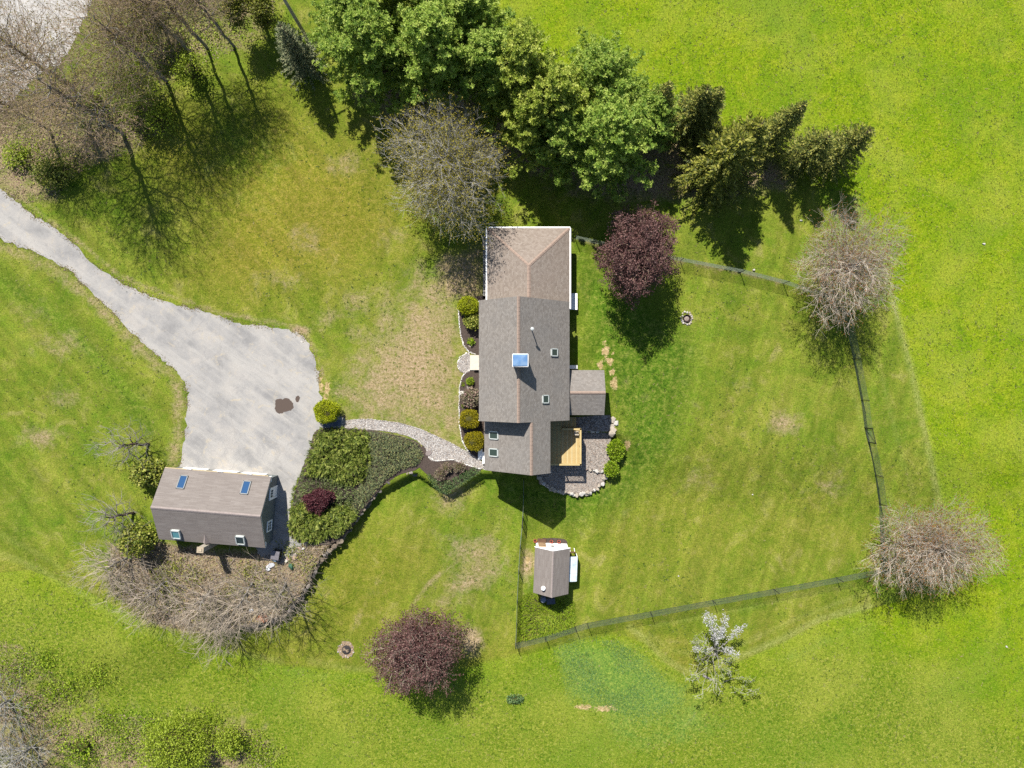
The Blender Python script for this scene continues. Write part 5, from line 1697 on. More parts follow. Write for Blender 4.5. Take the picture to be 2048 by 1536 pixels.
clipped_shrub("hosta", "pale tuft at the edge of the lower front bed", G(926, 768), (.16, .16, .1), L_spring, 99, 60, .14, None, .05, .3, "plant")
clipped_shrub("hosta", "pale tuft below the white rock in the front bed", G(926, 812), (.16, .16, .1), L_spring, 100, 60, .14, None, .05, .3, "plant")
clipped_shrub("hydrangea", "upper fresh green shrub at the edge of the patio", G(1229, 898), (.80, 1.02, .8), L_hyd, 101, 1900, .2, None, .08, .6)
clipped_shrub("hydrangea", "lower fresh green shrub at the edge of the patio", G(1221, 936), (.72, .72, .75), L_hyd, 102, 1300, .2, None, .08, .6)
clipped_shrub("rhododendron", "olive rhododendron above the garage's left corner", G(312, 942), (1.5, 1.25, 1.5), L_rho, 103, 1900, .24, None, .16, .5)
clipped_shrub("rhododendron", "olive rhododendron below the garage's left corner", G(292, 1072), (1.35, 1.35, 1.6), L_rho, 104, 1700, .24, None, .2, .5)
clipped_shrub("spring_bush", "large pale green bush at the lower left", G(368, 1478), (2.9, 2.6, 1.6), L_spring, 105, 9000, .16, None, .42, .25)
clipped_shrub("spring_bush", "small pale green bush right of the large one at the lower left", G(466, 1474), (1.1, 1.2, .9), L_spring, 106, 2000, .16, None, .3, .25)
clipped_shrub("spring_bush", "bright green bush among the leafless trees of the lower left corner", G(165, 1490), (1.5, 1.1, .5), L_hyd, 107, 900, .17, None, .45, .4)
clipped_shrub("spring_bush", "green brush beside the drive below the tall trees", G(120, 352), (1.7, 1.2, .9), L_rho, 108, 1500, .2, None, .25, .4)
clipped_shrub("spring_bush", "yellow green brush at the left edge below the tall trees", G(42, 312), (1.0, 1.0, .6), L_spring, 109, 700, .2, None, .25, .4)
clipped_shrub("blue_plant", "blue green weed clump on the lower meadow", G(1030, 1396), (.8, .35, .25), L_hedge, 110, 350, .16, None, .1, .3, "plant")
for (p, rd, lb) in (((881, 948), (.5, .48, .4), "mauve heather clump left in the corner bed"), ((894, 935), (.46, .44, .42), "mauve heather clump in the middle of the corner bed"), ((919, 934), (.55, .42, .4), "mauve heather clump right in the corner bed")):
    clipped_shrub("heather", lb, G(*p), rd, L_heath, 111 + p[0], 1000, .14, "heathers in the corner bed", .08, .6)


# -- spreading junipers: feathery sprays over an outlined bed
def juniper(name, label, poly, mat, seed, dens, zt, ln, heading=None, up=.35, group=None, cat="shrub", feather=6, zb=0.0):
    rn = np.random.default_rng(seed)
    P = np.array(poly, float)
    lo, hi = P.min(0), P.max(0)
    n = int((hi - lo).prod() * S * S * dens)
    u = rn.uniform(lo[0], hi[0], n); v = rn.uniform(lo[1], hi[1], n)
    sd = sdist(poly, u, v)
    m = sd < 0
    u, v, sd = u[m], v[m], -sd[m]
    ctr = P.mean(0)
    base = np.array(W(ctr[0], ctr[1], zb))
    th = thing(name, label, cat, tuple(base), 0, group)
    edge = np.clip(sd * S / .9, 0, 1) ** .5
    lump = .5 + .5 * np.sin(u * .11 + seed) * np.sin(v * .13 + seed * 2)
    z = zt * (.3 + .7 * edge) * (.45 + .75 * lump) * rn.uniform(.6, 1.05, len(u))
    x = (u - 1024) * S * (1 - zb / H); y = (768 - v) * S * (1 - zb / H)
    z = z + zb
    if heading is None:
        hd = np.stack([u - ctr[0], -(v - ctr[1])], 1)
        hd = hd / np.maximum(1, np.linalg.norm(hd, axis=1, keepdims=True))
        hd = hd + rn.normal(0, .45, hd.shape)
    else:
        hd = np.array(heading)[None] + rn.normal(0, .5, (len(u), 2))
    d = nrm(np.concatenate([hd, rn.normal(up, .25, (len(u), 1))], 1))
    o_ = np.stack([x, y, z], 1) - base
    O = [o_]; D = [d]; Lg = [np.full(len(u), ln) * rn.uniform(.7, 1.3, len(u))]; R_ = [rn.random(len(u))]
    sd_ = nrm(np.cross(d, np.array([[0, 0, 1.0]])))
    for k in range(feather):
        s_ = rn.uniform(.15, .9, (len(u), 1))
        sg = np.where(rn.random((len(u), 1)) < .5, -1, 1)
        O.append(o_ + d * ln * s_)
        D.append(d + sd_ * sg * rn.uniform(.4, .9, (len(u), 1)) + np.concatenate([np.zeros((len(u), 2)), rn.normal(.1, .3, (len(u), 1))], 1))
        Lg.append(ln * .55 * (1.1 - .5 * s_[:, 0]) * rn.uniform(.7, 1.2, len(u)))
        R_.append(np.clip(R_[0] * .6 + rn.random(len(u)) * .4, 0, 1))
    O = np.concatenate(O); D = np.concatenate(D); Lg = np.concatenate(Lg); R_ = np.concatenate(R_)
    vv_, qq_ = blades(O, D, Lg, Lg * .17, rn, .5)
    obj("foliage", mesh_np("foliage", vv_, qq_, mat, {"rnd": rep(R_, 4)}), th)
    pk = rn.choice(len(u), min(len(u), 160), replace=False)
    seg = np.concatenate([np.stack([np.zeros(len(pk)), np.zeros(len(pk)), np.full(len(pk), .05)], 1) * 0 + o_[pk] * np.array([.6, .6, .2]), o_[pk], np.full((len(pk), 1), .02), np.full((len(pk), 1), .008)], 1)
    vv_, qq_ = tubes(seg, 3)
    obj("branches", mesh_np("branches", vv_, qq_, M_barkd), th, kind="stuff")
    return th


juniper("juniper", "bright green spreading juniper at the driveway end of the bed", [(634, 862), (700, 856), (735, 862), (738, 920), (725, 960), (690, 965), (640, 950), (608, 942), (622, 900)], L_jun, 121, 70, .9, .5, (.28, -.22), feather=9)
juniper("juniper", "blue green creeping juniper carpet along the gravel path", [(733, 862), (770, 864), (810, 874), (836, 888), (846, 910), (836, 928), (800, 938), (768, 960), (745, 988), (722, 1016), (702, 1045), (690, 1030), (708, 985), (728, 955), (736, 915)], L_junb, 122, 180, .5, .22, (.35, -.2), .5)
juniper("juniper", "bright feathery juniper below the red laceleaf maple", [(582, 1010), (605, 1000), (640, 1020), (680, 1005), (702, 1010), (712, 1022), (696, 1050), (672, 1068), (630, 1078), (592, 1076), (577, 1056)], L_jun, 123, 70, .8, .55, (.5, -.4), feather=9)
juniper("rhododendron", "grey green evergreen shrub above the red laceleaf maple", [(608, 942), (640, 948), (690, 960), (712, 980), (700, 1012), (672, 1008), (640, 985), (605, 1005), (584, 1010), (590, 975)], L_jund, 124, 75, 1.0, .28, None, .6)
leafy_tree("laceleaf_maple", "low dark red laceleaf maple in the juniper bed", "shrub", G(646, 994), 125, 1.5, 1.15, .95, L_red, 9, .12, spread=.14, cfg=dict(CFG_SPREAD, L=1.0, R=.08, rmin=.008))
juniper("hedge", "low grey green hedge along the edge of the corner bed", [(957, 934), (962, 944), (940, 958), (915, 974), (897, 986), (882, 986), (866, 970), (852, 950), (858, 946), (880, 962), (900, 958), (925, 944), (944, 934)], L_hedge, 126, 220, .75, .19, (.2, -.2), .9, cat="hedge")
juniper("weed_bed", "overgrown vegetable patch below the shed", [(1040, 1195), (1060, 1185), (1100, 1205), (1135, 1190), (1148, 1205), (1150, 1250), (1145, 1262), (1090, 1272), (1036, 1282), (1037, 1230)], L_hyd, 127, 130, .35, .2, None, .6, cat="plants", zb=-1.0)

# ------------------------------------------------------------------ stones
def stone_mesh(name, seed, mat, flat=.6):
    import bmesh
    rn = np.random.default_rng(seed)
    bm = bmesh.new()
    d = nrm(rn.normal(size=(18, 3)))
    d = np.sign(d) * np.abs(d) ** .7
    d = d / np.max(np.abs(d), axis=0) * rn.uniform(.9, 1.0, (18, 1))
    for p in d:
        bm.verts.new((p[0] * .5, p[1] * .5, p[2] * .5 * flat))
    bmesh.ops.convex_hull(bm, input=bm.verts)
    bmesh.ops.delete(bm, geom=[v_ for v_ in bm.verts if not v_.link_faces], context='VERTS')
    me = bpy.data.meshes.new(name)
    bm.to_mesh(me); bm.free()
    me.materials.append(mat)
    return me


M_st = [mat_plain("pale_fieldstone", C(222, 208, 188), 0.9, 0.2, 5, 0.4, 20), mat_plain("grey_fieldstone", C(176, 166, 156), 0.9, 0.22, 5, 0.4, 20), mat_plain("pinkish_fieldstone", C(206, 178, 160), 0.9, 0.2, 5, 0.4, 20), mat_plain("white_fieldstone", C(238, 232, 222), 0.9, 0.12, 5, 0.4, 20)]
M_stw = [mat_plain("brown_wall_stone", C(150, 134, 116), 0.95, 0.3, 5, 0.5, 20), mat_plain("dark_grey_wall_stone", C(132, 126, 120), 0.95, 0.3, 5, 0.5, 20), mat_plain("tan_wall_stone", C(178, 162, 140), 0.95, 0.3, 5, 0.5, 20)]
STN = [stone_mesh("stone", 200 + i, M_st[i % 4]) for i in range(12)] + [stone_mesh("stone", 230 + i, M_stw[i % 3]) for i in range(6)]


def resample(pts, step):
    P = np.array(pts, float)
    seg = np.linalg.norm(np.diff(P, axis=0), axis=1)
    s = np.concatenate([[0], np.cumsum(seg)])
    t = np.arange(0, s[-1], step)
    return np.stack([np.interp(t, s, P[:, 0]), np.interp(t, s, P[:, 1])], 1)


def stone_row(th, pts, step, size, z0, rn, jit=1.0, rows=1, pick=None, zfun=None):
    base = np.array(th.location)
    for rw in range(rows):
        for p in resample(pts, step):
            me = STN[int(rn.integers(0, 12))] if pick is None else STN[pick[int(rn.integers(0, len(pick)))]]
            x, y, _ = W(p[0] + rn.normal(0, jit), p[1] + rn.normal(0, jit), z0)
            o = obj("stone", me, th)
            s = size * rn.uniform(.75, 1.35)
            o.scale = (s * rn.uniform(.8, 1.3), s * rn.uniform(.7, 1.1), s * rn.uniform(.7, 1.1))
            o.rotation_euler = (rn.normal(0, .15), rn.normal(0, .15), rn.uniform(0, 6.28))
            o.location = (x - base[0], y - base[1], z0 + rw * size * .45 - base[2] + rn.normal(0, .03))


rn = np.random.default_rng(77)
pw = thing("patio_stone_wall", "curved row of pale boulders around the lower patio", "stone wall", W(1150, 985, -1.0))
EDGE = [(1216, 915), (1216, 935), (1212, 950), (1204, 965), (1194, 977), (1176, 986), (1152, 989), (1128, 985), (1104, 978), (1086, 966), (1076, 954)]
stone_row(pw, EDGE, 6.5, .44, -.82, rn, .8)
stone_row(pw, EDGE, 7.5, .38, -.60, rn, 1.2, pick=[0, 3, 4, 7, 8, 11])
pw2 = thing("patio_stone_step", "line of dark stones crossing the patio near the lower end of the deck", "stone wall", W(1190, 940, -.5))
stone_row(pw2, [(1166, 937), (1180, 939), (1195, 942), (1210, 945)], 5.5, .32, -.50, rn, .6)
pw3 = thing("patio_stone_step", "row of shaded stones below the porch eave", "stone wall", W(1190, 862, -.2))
stone_row(pw3, [(1164, 861), (1180, 862), (1200, 861), (1217, 860)], 6.5, .42, -.20, rn, 1.0)
pe = thing("boulder_edge", "flat pale boulders at the upper right corner of the patio", "boulders", W(1225, 855, 0))
stone_row(pe, [(1224, 836), (1226, 846), (1225, 858), (1222, 868)], 6.0, .6, 0.02, rn, 2.2, pick=[0, 3, 4, 8])
sw = thing("stone_wall", "rough fieldstone retaining wall curving from the juniper bed round the thicket", "stone wall", W(640, 1120, -.5))
WALL = [(838, 938), (800, 946), (768, 968), (744, 994), (716, 1030), (696, 1062), (672, 1086), (640, 1122), (616, 1166), (600, 1196), (576, 1224), (548, 1240), (515, 1248), (480, 1252)]
WP = [12, 13, 14, 15, 16, 17]
stone_row(sw, WALL, 8.5, .55, -.75, rn, 1.4, pick=WP)
stone_row(sw, WALL, 8.0, .50, -.38, rn, 1.6, pick=WP)
stone_row(sw, WALL, 9.5, .42, -.08, rn, 2.6, pick=WP + [1, 5])
sw2 = thing("stone_border", "broken line of stones around the bins beside the garage", "stones", W(600, 1110, 0))
stone_row(sw2, [(612, 1088), (602, 1100), (588, 1114), (572, 1122), (560, 1126)], 9, .42, .06, rn, 2.0)
# flagstone steps
fl = [((857, 906), .62, .5, .5, .02, "topmost flagstone step beside the gravel path"), ((850, 919), .95, .55, .55, -.12, "second flagstone step from the path"), ((840, 929), .7, .5, -.2, -.3, "third flagstone step, reddish"),
      ((843, 941), 1.3, .42, -.75, -.55, "long narrow flagstone step near the lawn"), ((828, 946), .85, .6, -.5, -.88, "lowest flagstone step lying in the lawn"), ((826, 932), .4, .3, .2, -.5, "small loose flagstone beside the steps"), ((847, 936), .4, .28, -.7, -.4, "small pale flagstone between the steps")]
M_flag = [mat_plain("grey_flagstone", C(170, 156, 150), 0.85, 0.12, 3, 0.3, 15), mat_plain("reddish_flagstone", C(172, 140, 126), 0.85, 0.12, 3, 0.3, 15)]
for i, (p, a, b, rz, z, lb) in enumerate(fl):
    x, y, _ = W(p[0], p[1], z)
    n = 8
    poly = []
    for k in range(n):
        t_ = 2 * math.pi * (k + .5) / n
        c_, s_ = math.cos(t_), math.sin(t_)
        q_ = (abs(c_) ** 4 + abs(s_) ** 4) ** -.25
        poly.append((a / 2 * c_ * q_ * rng.uniform(.88, 1.05), b / 2 * s_ * q_ * rng.uniform(.88, 1.05)))
    o = MB().prism(poly, -.35, 0.08).build("flagstone", M_flag[1 if i in (1, 2) else 0], None, label=lb, cat="flagstone", group="flagstone steps")
    o.location = (x, y, z); o.rotation_euler = (0, 0, rz)
o = MB().prism([(-.42, -.28), (.40, -.30), (.43, .26), (-.40, .30)], -.06, 0.045).build("flagstone", mat_plain("slate_slab", C(120, 130, 150), 0.8), None, label="blue grey slab in the shade of the driveway ball yew", cat="flagstone")
o.location = W(655, 848, 0)
o = MB().prism([(-.42, -.30), (.40, -.28), (.43, .30), (-.40, .28)], -.06, 0.05).build("flagstone", mat_plain("slate_slab", C(120, 130, 150), 0.8), None, label="second blue grey slab beside the driveway ball yew", cat="flagstone")
o.location = W(674, 846, 0)
# white rock in the front bed, small flat stones, white stones in the lawn
for (p, s, lb, m) in (((925, 788), (.7, .62, .3), "bright white rock at the edge of the lower front bed", 3), ((937, 775), (.38, .36, .12), "flat grey stepping stone in the lower front bed", 1), ((940, 692), (.34, .32, .10), "small tan stone in the upper front bed", 0),
                      ((1967, 489), (.32, .28, .2), "white stone alone in the field at the right edge", 3), ((2013, 1293), (.22, .2, .15), "small white stone in the lower right meadow", 3), ((1602, 441), (.3, .22, .2), "white stone on the mown strip above the upper fence", 3),
                      ((1507, 540), (.26, .22, .3), "small white stone against the upper fence", 3), ((603, 684), (.26, .22, .08), "white stone near the driveway's upper right corner", 3), ((598, 672), (.32, .28, .06), "flat cream stone at the driveway's upper right corner", 0),
                      ((1446, 1219), (.14, .12, .1), "tiny white stone above the blossoming tree", 3), ((1505, 989), (.16, .14, .1), "tiny white stone in the middle of the fenced lawn", 3), ((1357, 1152), (.16, .14, .1), "tiny white stone in the lower fenced lawn", 3)):
    x, y, z = G(*p)
    o = obj("rock", stone_mesh("rock", int(p[0]), M_st[m], .8), None, lb, "rock")
    o.scale = s; o.location = (x, y, z + s[2] * .25)
# fire pit
x, y, _ = G(1373, 637)
fp = thing("fire_pit", "ring of pale stones around a rusty fire pit on the lawn", "fire pit", (x, y, 0))
M_ash = mat_plain("pale_ash", C(186, 168, 158), 0.95, 0.35, 12)
MB().lathe([(.36, 0), (.37, .22), (.33, .22), (.32, .05)], (0, 0, 0), 18).build("steel_ring", mat_plain("rusty_steel", C(70, 52, 48), 0.8, 0.3, 8), fp)
MB().lathe([(.32, .03), (.05, .09)], (0, 0, 0), 14).build("ash", M_ash, fp)
for k in range(17):
    a_ = k * 6.283 / 17
    o = obj("stone", STN[[0, 3, 4, 8, 11, 7][k % 6]], fp)
    r_ = .47 + rng.uniform(-.03, .12) + (.12 if 1.0 < a_ < 2.4 else 0)
    o.location = (r_ * math.cos(a_), r_ * math.sin(a_), .06)
    s_ = rng.uniform(.18, .27)
    o.scale = (s_, s_ * .8, s_); o.rotation_euler = (0, 0, a_ + rng.normal(0, .4))
x, y, _ = G(692, 1299)
fp = thing("burn_pile", "round burnt patch with black charcoal and pale stones on the lower lawn", "fire pit", (x, y, -1.0))
MB().prism([(.82 * rng.uniform(.8, 1.12) * math.cos(k * .2244), .82 * rng.uniform(.8, 1.12) * math.sin(k * .2244)) for k in range(28)], -.05, .02).build("leaf_ring", mat_plain("dry_leaf_ring", C(186, 160, 130), 0.95, 0.5, 9, 0.8, 14), fp)
MB().lathe([(.46, .045), (.30, .12), (.04, .16)], (0.05, -0.02, 0), 12).build("charcoal", mat_plain("charcoal", C(70, 66, 66), 0.95, 0.5, 10, 0.8, 16), fp)
for k in range(20):
    a_ = k * 6.283 / 20 + rng.normal(0, .1)
    o = obj("stone", STN[k % 12], fp)
    r_ = rng.uniform(.55, .85)
    o.location = (r_ * math.cos(a_), r_ * math.sin(a_), .06)
    s_ = rng.uniform(.10, .2)
    o.scale = (s_, s_ * .8, s_ * .8); o.rotation_euler = (0, 0, a_)
for k in range(5):
    a_ = rng.uniform(0, 6.28)
    MB().bar((-.3 * math.cos(a_), -.3 * math.sin(a_), .12), (.3 * math.cos(a_), .3 * math.sin(a_), .2), .045, sides=5).build("stick", M_twigb, fp)


# small stones too many to pick apart: bed edging and gravel
def pebbles(name, pts, sizes, zs, mat, label, rn, kind="stuff"):
    """octahedral pebbles"""
    n = len(pts)
    base = np.array([[1, 0, 0], [0, 1, 0], [-1, 0, 0], [0, -1, 0], [0, 0, .7], [0, 0, -.7]])
    f = np.array([[0, 1, 4], [1, 2, 4], [2, 3, 4], [3, 0, 4]])
    a = rn.uniform(0, 6.28, n)
    ca, sa = np.cos(a)[:, None], np.sin(a)[:, None]
    sc = sizes[:, None, None] * rn.uniform(.6, 1.2, (n, 1, 3))
    b = base[None] * sc
    v = np.stack([b[:, :, 0] * ca - b[:, :, 1] * sa, b[:, :, 0] * sa + b[:, :, 1] * ca, b[:, :, 2]], -1)
    v = v + np.stack([pts[:, 0], pts[:, 1], zs], 1)[:, None]
    q = (np.arange(n)[:, None, None] * 6 + f[None]).reshape(-1, 3)
    return obj(name, mesh_np(name, v.reshape(-1, 3), q, mat, {"rnd": rep(rn.random(n), 6)}), None, label, None, None, kind)


def mat_pebble(name, stops):
    t = NT(name)
    r = t.attr("rnd")
    return t.pbr(t.ramp(r, [((i + .5) / len(stops), c) for i, c in enumerate(stops)]), .85, None, .25)


M_peb = mat_pebble("mixed_white_pebbles", [C(156, 148, 144, 1.1), C(200, 194, 188, 1.15), C(230, 226, 222, 1.3), C(206, 186, 166, 1.1), C(220, 212, 204, 1.2)])
M_pebt = mat_pebble("mixed_tan_pebbles", [C(136, 128, 120, 1.2), C(182, 172, 162, 1.25), C(212, 202, 190, 1.35), C(180, 154, 134, 1.2), C(200, 192, 182, 1.3)])
M_pebw = mat_pebble("white_edging_stones", [C(226, 222, 216, 1.5), C(246, 244, 240, 1.7), C(236, 228, 216, 1.5)])


def in_poly(poly, n, rn):
    P = np.array(poly, float)
    lo, hi = P.min(0), P.max(0)
    u = rn.uniform(lo[0], hi[0], n); v = rn.uniform(lo[1], hi[1], n)
    m = sdist([tuple(p) for p in poly], u, v) < 0
    return u[m], v[m]


for (nm, poly, n, z, mt, lb) in (("path_pebbles", PATH, 16000, .035, M_peb, "loose white pebbles of the curved path"), ("apron_pebbles", APRON, 1400, .037, M_peb, "loose white pebbles before the front step"),
                                 ("patio_pebbles", P_MID, 9000, -.42, M_pebt, "loose tan pebbles of the terrace beside the deck"), ("patio_pebbles", P_LOW, 9000, -.66, M_pebt, "loose tan pebbles of the rounded lower terrace")):
    u, v = in_poly(poly, n, rn)
    k = S * (1 - z / H)
    pebbles(nm, np.stack([(u - 1024) * k, (768 - v) * k], 1), rn.uniform(.02, .055, len(u)), np.full(len(u), z), mt, lb, rn)
for (nm, ln_, lb) in (("edging_stones", [(917, 612), (918, 640), (921, 668), (927, 690), (938, 704), (952, 709)], "white edging stones of the upper front bed"), ("edging_stones", [(952, 739), (936, 741), (925, 752), (919, 772), (918, 810), (919, 850), (924, 880), (932, 897), (943, 911)], "white edging stones of the lower front bed"),
                      ("edging_stones", [(735, 838), (800, 846), (850, 862), (900, 885), (940, 907)], "grey edging stones along the upper side of the path"), ("edging_stones", [(858, 915), (872, 922), (905, 919), (938, 931), (962, 938)], "white edging stones between path and corner bed"), ("edging_stones", [(917, 738), (915, 726), (920, 714), (934, 706)], "white edging stones around the gravel apron")):
    q_ = resample(ln_, 2.0) + rn.normal(0, .35, (len(resample(ln_, 2.0)), 2))
    pebbles(nm, np.stack([(q_[:, 0] - 1024) * S, (768 - q_[:, 1]) * S], 1), rn.uniform(.05, .085, len(q_)), np.full(len(q_), .05), M_peb if "grey" in lb else M_pebw, lb, rn)

# ------------------------------------------------------------------ fences
M_wire = mat_plain("dark_green_wire", C(128, 142, 124), 0.6, 0.15, 4)
M_post = mat_plain("dark_steel_post", C(64, 66, 60), 0.6, 0.2, 4)


def wire_panel(a, b, h, off, nh=15, vs_=.11, rh=.016, rv=.012):
    a = np.array(a); b = np.array(b)
    L = np.linalg.norm(b - a)
    seg = []
    for i in range(nh):
        z = .04 + (h - .06) * i / (nh - 1)
        seg.append((*(a + (0, 0, z)), *(b + (0, 0, z)), rh / 2, rh / 2))
    n = int(L / vs_)
    for i in range(n + 1):
        p = a + (b - a) * i / max(1, n)
        seg.append((*p, *(p + (0, 0, h)), rv / 2, rv / 2))
    seg = np.array(seg)
    seg[:, :3] -= off; seg[:, 3:6] -= off
    v, q = tubes(seg, 3)
    return mesh_np("wire_mesh", v, q, M_wire)


def fence(label, pts, h=1.55, post=.07, skip=()):
    P = [np.array(G(*p)) for p in pts]
    th = thing("wire_fence", label, "fence", tuple(P[0]), 0, "wire fence around the back yard")
    off = P[0]
    for i, p in enumerate(P):
        o = MB().bar((0, 0, -.2), (0, 0, h + .08), post, sides=6).build("post", M_post, th)
        o.location = tuple(p - off)
    for i in range(len(P) - 1):
        if i in skip:
            continue
        o = obj("wire_mesh", wire_panel(P[i], P[i + 1], h, off), th)
        o["kind"] = "stuff"
    return th


def gate(label, p, q, h=1.5):
    a, b = np.array(G(*p)), np.array(G(*q))
    th = thing("wire_gate", label, "gate", tuple(a))
    d = b - a
    e = a + d * .04; f = a + d * .96
    m = MB(); m.off = a
    m.bar(e + (0, 0, .1), f + (0, 0, .1), .05).bar(e + (0, 0, h), f + (0, 0, h), .05).bar(e + (0, 0, .1), e + (0, 0, h), .05).bar(f + (0, 0, .1), f + (0, 0, h), .05)
    m.build("gate_frame", M_post, th)
    m = MB(); m.off = a
    m.bar(e + (0, 0, .1), f + (0, 0, h), .035)
    m.build("brace", M_post, th)
    o = obj("wire_mesh", wire_panel(e, f, h - .12, a - np.array((0, 0, .1))), th)
    o["kind"] = "stuff"
    return th


fence("dark wire fence running down from the house past the shed", [(1047, 957), (1047, 985), (1046, 1015), (1045, 1033)])
fence("dark wire fence left of the shed down to the vegetable patch", [(1044, 1050), (1040, 1090), (1037, 1140), (1034, 1200), (1033, 1245), (1031, 1286)])
fence("dark wire fence along the lower edge of the yard", [(1031, 1286), (1090, 1272), (1150, 1253), (1174, 1246), (1300, 1223), (1425, 1200), (1547, 1178), (1672, 1155), (1762, 1138)])
fence("dark wire fence on the right side of the yard below its gate", [(1762, 1138), (1761, 1080), (1758, 1007), (1750, 950), (1736, 885)])
fence("dark wire fence on the right side of the yard above its gate", [(1729, 855), (1722, 800), (1706, 718), (1688, 630), (1640, 592)])
fence("grey wire fence along the upper edge of the yard", [(1640, 592), (1566, 567), (1480, 545), (1360, 522), (1250, 500), (1150, 478)])
gate("wire gate in the right hand fence", (1729, 855), (1736, 885))
gate("wire gate in the fence above the shed", (1045, 1033), (1044, 1050))

# ------------------------------------------------------------------ utility pole
x, y, z = G(613, 74)
up = thing("utility_pole", "grey wooden utility pole beside the blue spruce", "pole", (x, y, z))
MB().lathe([(.17, -.3), (.16, 3), (.14, 7), (.12, 10.4)], (0, 0, 0), 10).build("pole", mat_plain("grey_weathered_pole", C(206, 198, 188, 1.3), 0.9, 0.15, 4, .3, 20), up, smooth=True)
MB().box((0, .05, 9.6), (2.2, .1, .12), .5).build("crossarm", M_woodd, up)
for dx in (-.95, -.4, .4, .95):
    MB().lathe([(.04, 0), (.06, .08), (.03, .16)], (dx * math.cos(.5), .05 + dx * math.sin(.5), 9.66), 8).build("insulator", M_white, up)

# ------------------------------------------------------------------ things beside the garage
x, y, _ = W(557, 1106, 0)
bn = thing("wheeled_bin", "dark wheeled bin with pale sloping lid behind the garage corner", "bin", (x, y, 0), -.2)
MB().box((0, 0, .48), (.62, .70, .9), 0, 1.12).build("bin_body", mat_plain("dark_bin_plastic", C(58, 62, 70), .5), bn)
m = MB()
m.slab([(-.38, -.42, .96), (.38, -.42, .96), (.38, .42, 1.06), (-.38, .42, 1.06)], .05)
m.build("lid", mat_plain("grey_bin_lid", C(150, 146, 152), .45), bn)
for sx_ in (-.28, .28):
    o = MB().lathe([(.12, -.03), (.12, .03)], (0, 0, 0), 10).build("wheel", M_black, bn)
    o.rotation_euler = (0, math.pi / 2, 0); o.location = (sx_, .36, .12)
for (p, s, rz, lb, mc) in (((541, 1131), (.9, .5, .3), .5, "crumpled white sheet metal heap behind the garage", (240, 244, 250)), ((537, 1139), (.55, .4, .24), -.4, "small white scrap left of the heap behind the garage", (232, 236, 244)),
                           ((549, 1120), (.7, .4, .2), .1, "pale blue board leaning behind the bin", (150, 180, 206)), ((562, 1126), (1.1, .18, .12), -.25, "grey plank lying below the bin", (206, 194, 180)),
                           ((583, 1133), (.6, .75, .4), .2, "small green tarpaulin by the stone wall", (70, 120, 92)), ((525, 1235), (1.3, .95, .25), -.1, "orange brown pile of bricks at the foot of the thicket", (192, 118, 76)), ((503, 1220), (.45, .35, .2), .4, "white rubble in the thicket", (226, 230, 238))):
    x, y, z = G(*p)
    z = 0.0 if p[1] < 1200 else z
    o = obj("scrap", stone_mesh("scrap", int(p[0] + p[1]), mat_plain("scrap_" + lb.split()[0] + "_" + lb.split()[1], C(*mc), .6, .25, 5, .4, 12), 1.0), None, lb, "debris")
    o.scale = s; o.rotation_euler = (0, 0, rz); o.location = (x, y, z + s[2] * .3)

# ------------------------------------------------------------------ grass, leaf litter
def tri_blades(c, d, ln, wd, rn):
    n = len(c)
    d = nrm(d)
    s = nrm(np.cross(d, np.array([[0, 0, 1.0]])) + 1e-6)
    v = np.stack([c - s * wd[:, None] * .5, c + s * wd[:, None] * .5, c + d * ln[:, None]], 1)
    return v.reshape(-1, 3), np.arange(3 * n).reshape(-1, 3)


def scatter(n, lim=(-30, 2078, -30, 1566)):
    u = rn.uniform(lim[0], lim[1], n); v = rn.uniform(lim[2], lim[3], n)
    return u, v


def to_world(u, v):
    x = (u - 1024) * S; y = (768 - v) * S
    z = terr(x, y)
    for _ in range(2):
        x = (u - 1024) * S * (1 - z / H); y = (768 - v) * S * (1 - z / H)
        z = terr(x, y)
    return np.stack([x, y, z], 1)


def wave(u, v, s, seed):
    """cheap smooth noise 0..1"""
    r = np.random.default_rng(seed)
    a = np.zeros(u.shape)
    for k in range(5):
        th = r.uniform(0, 6.28); f = s * r.uniform(.6, 1.7); ph = r.uniform(0, 6.28)
        a += np.sin((u * math.cos(th) + v * math.sin(th)) * f + ph + 1.5 * np.sin((v * math.cos(th) - u * math.sin(th)) * f * .7))
    return np.clip(.5 + a / 6, 0, 1)


L_field = mat_leaf("meadow_grass_blades", [C(96, 120, 14), C(134, 154, 22), C(164, 178, 38), C(192, 196, 76), C(212, 204, 126)], .3)
L_clov = mat_leaf("blue_green_clover_blades", [C(88, 140, 74), C(120, 164, 90), C(148, 184, 92), C(172, 198, 80)], .3)
L_lawn = mat_leaf("lawn_grass_blades", [C(88, 116, 24), C(122, 138, 40), C(150, 156, 60), C(180, 174, 102)], .3)
u, v = scatter(210000)
sdv = sdist(FIELD_R, u, v)
m = sdv < 2
cl_ = sdist([(1108, 1298), (1160, 1278), (1225, 1282), (1280, 1305), (1325, 1350), (1375, 1372), (1350, 1425), (1262, 1440), (1190, 1415), (1140, 1392), (1120, 1340)], u, v) < 0
uf, vf = u[m & ~cl_], v[m & ~cl_]
tuft = np.stack([wave(uf, vf, .22, 3), wave(uf, vf, .5, 4)], 0).mean(0)
keep = rn.random(len(uf)) < .25 + tuft
uf, vf, tuft = uf[keep], vf[keep], tuft[keep]
c = to_world(uf, vf)
az = rn.uniform(0, 6.28, len(c))
d = np.stack([np.cos(az), np.sin(az), rn.uniform(.3, 1.1, len(c))], 1)
vv_, qq_ = tri_blades(c, d, rn.uniform(.10, .26, len(c)) * (.6 + tuft * .7), rn.uniform(.03, .06, len(c)), rn)
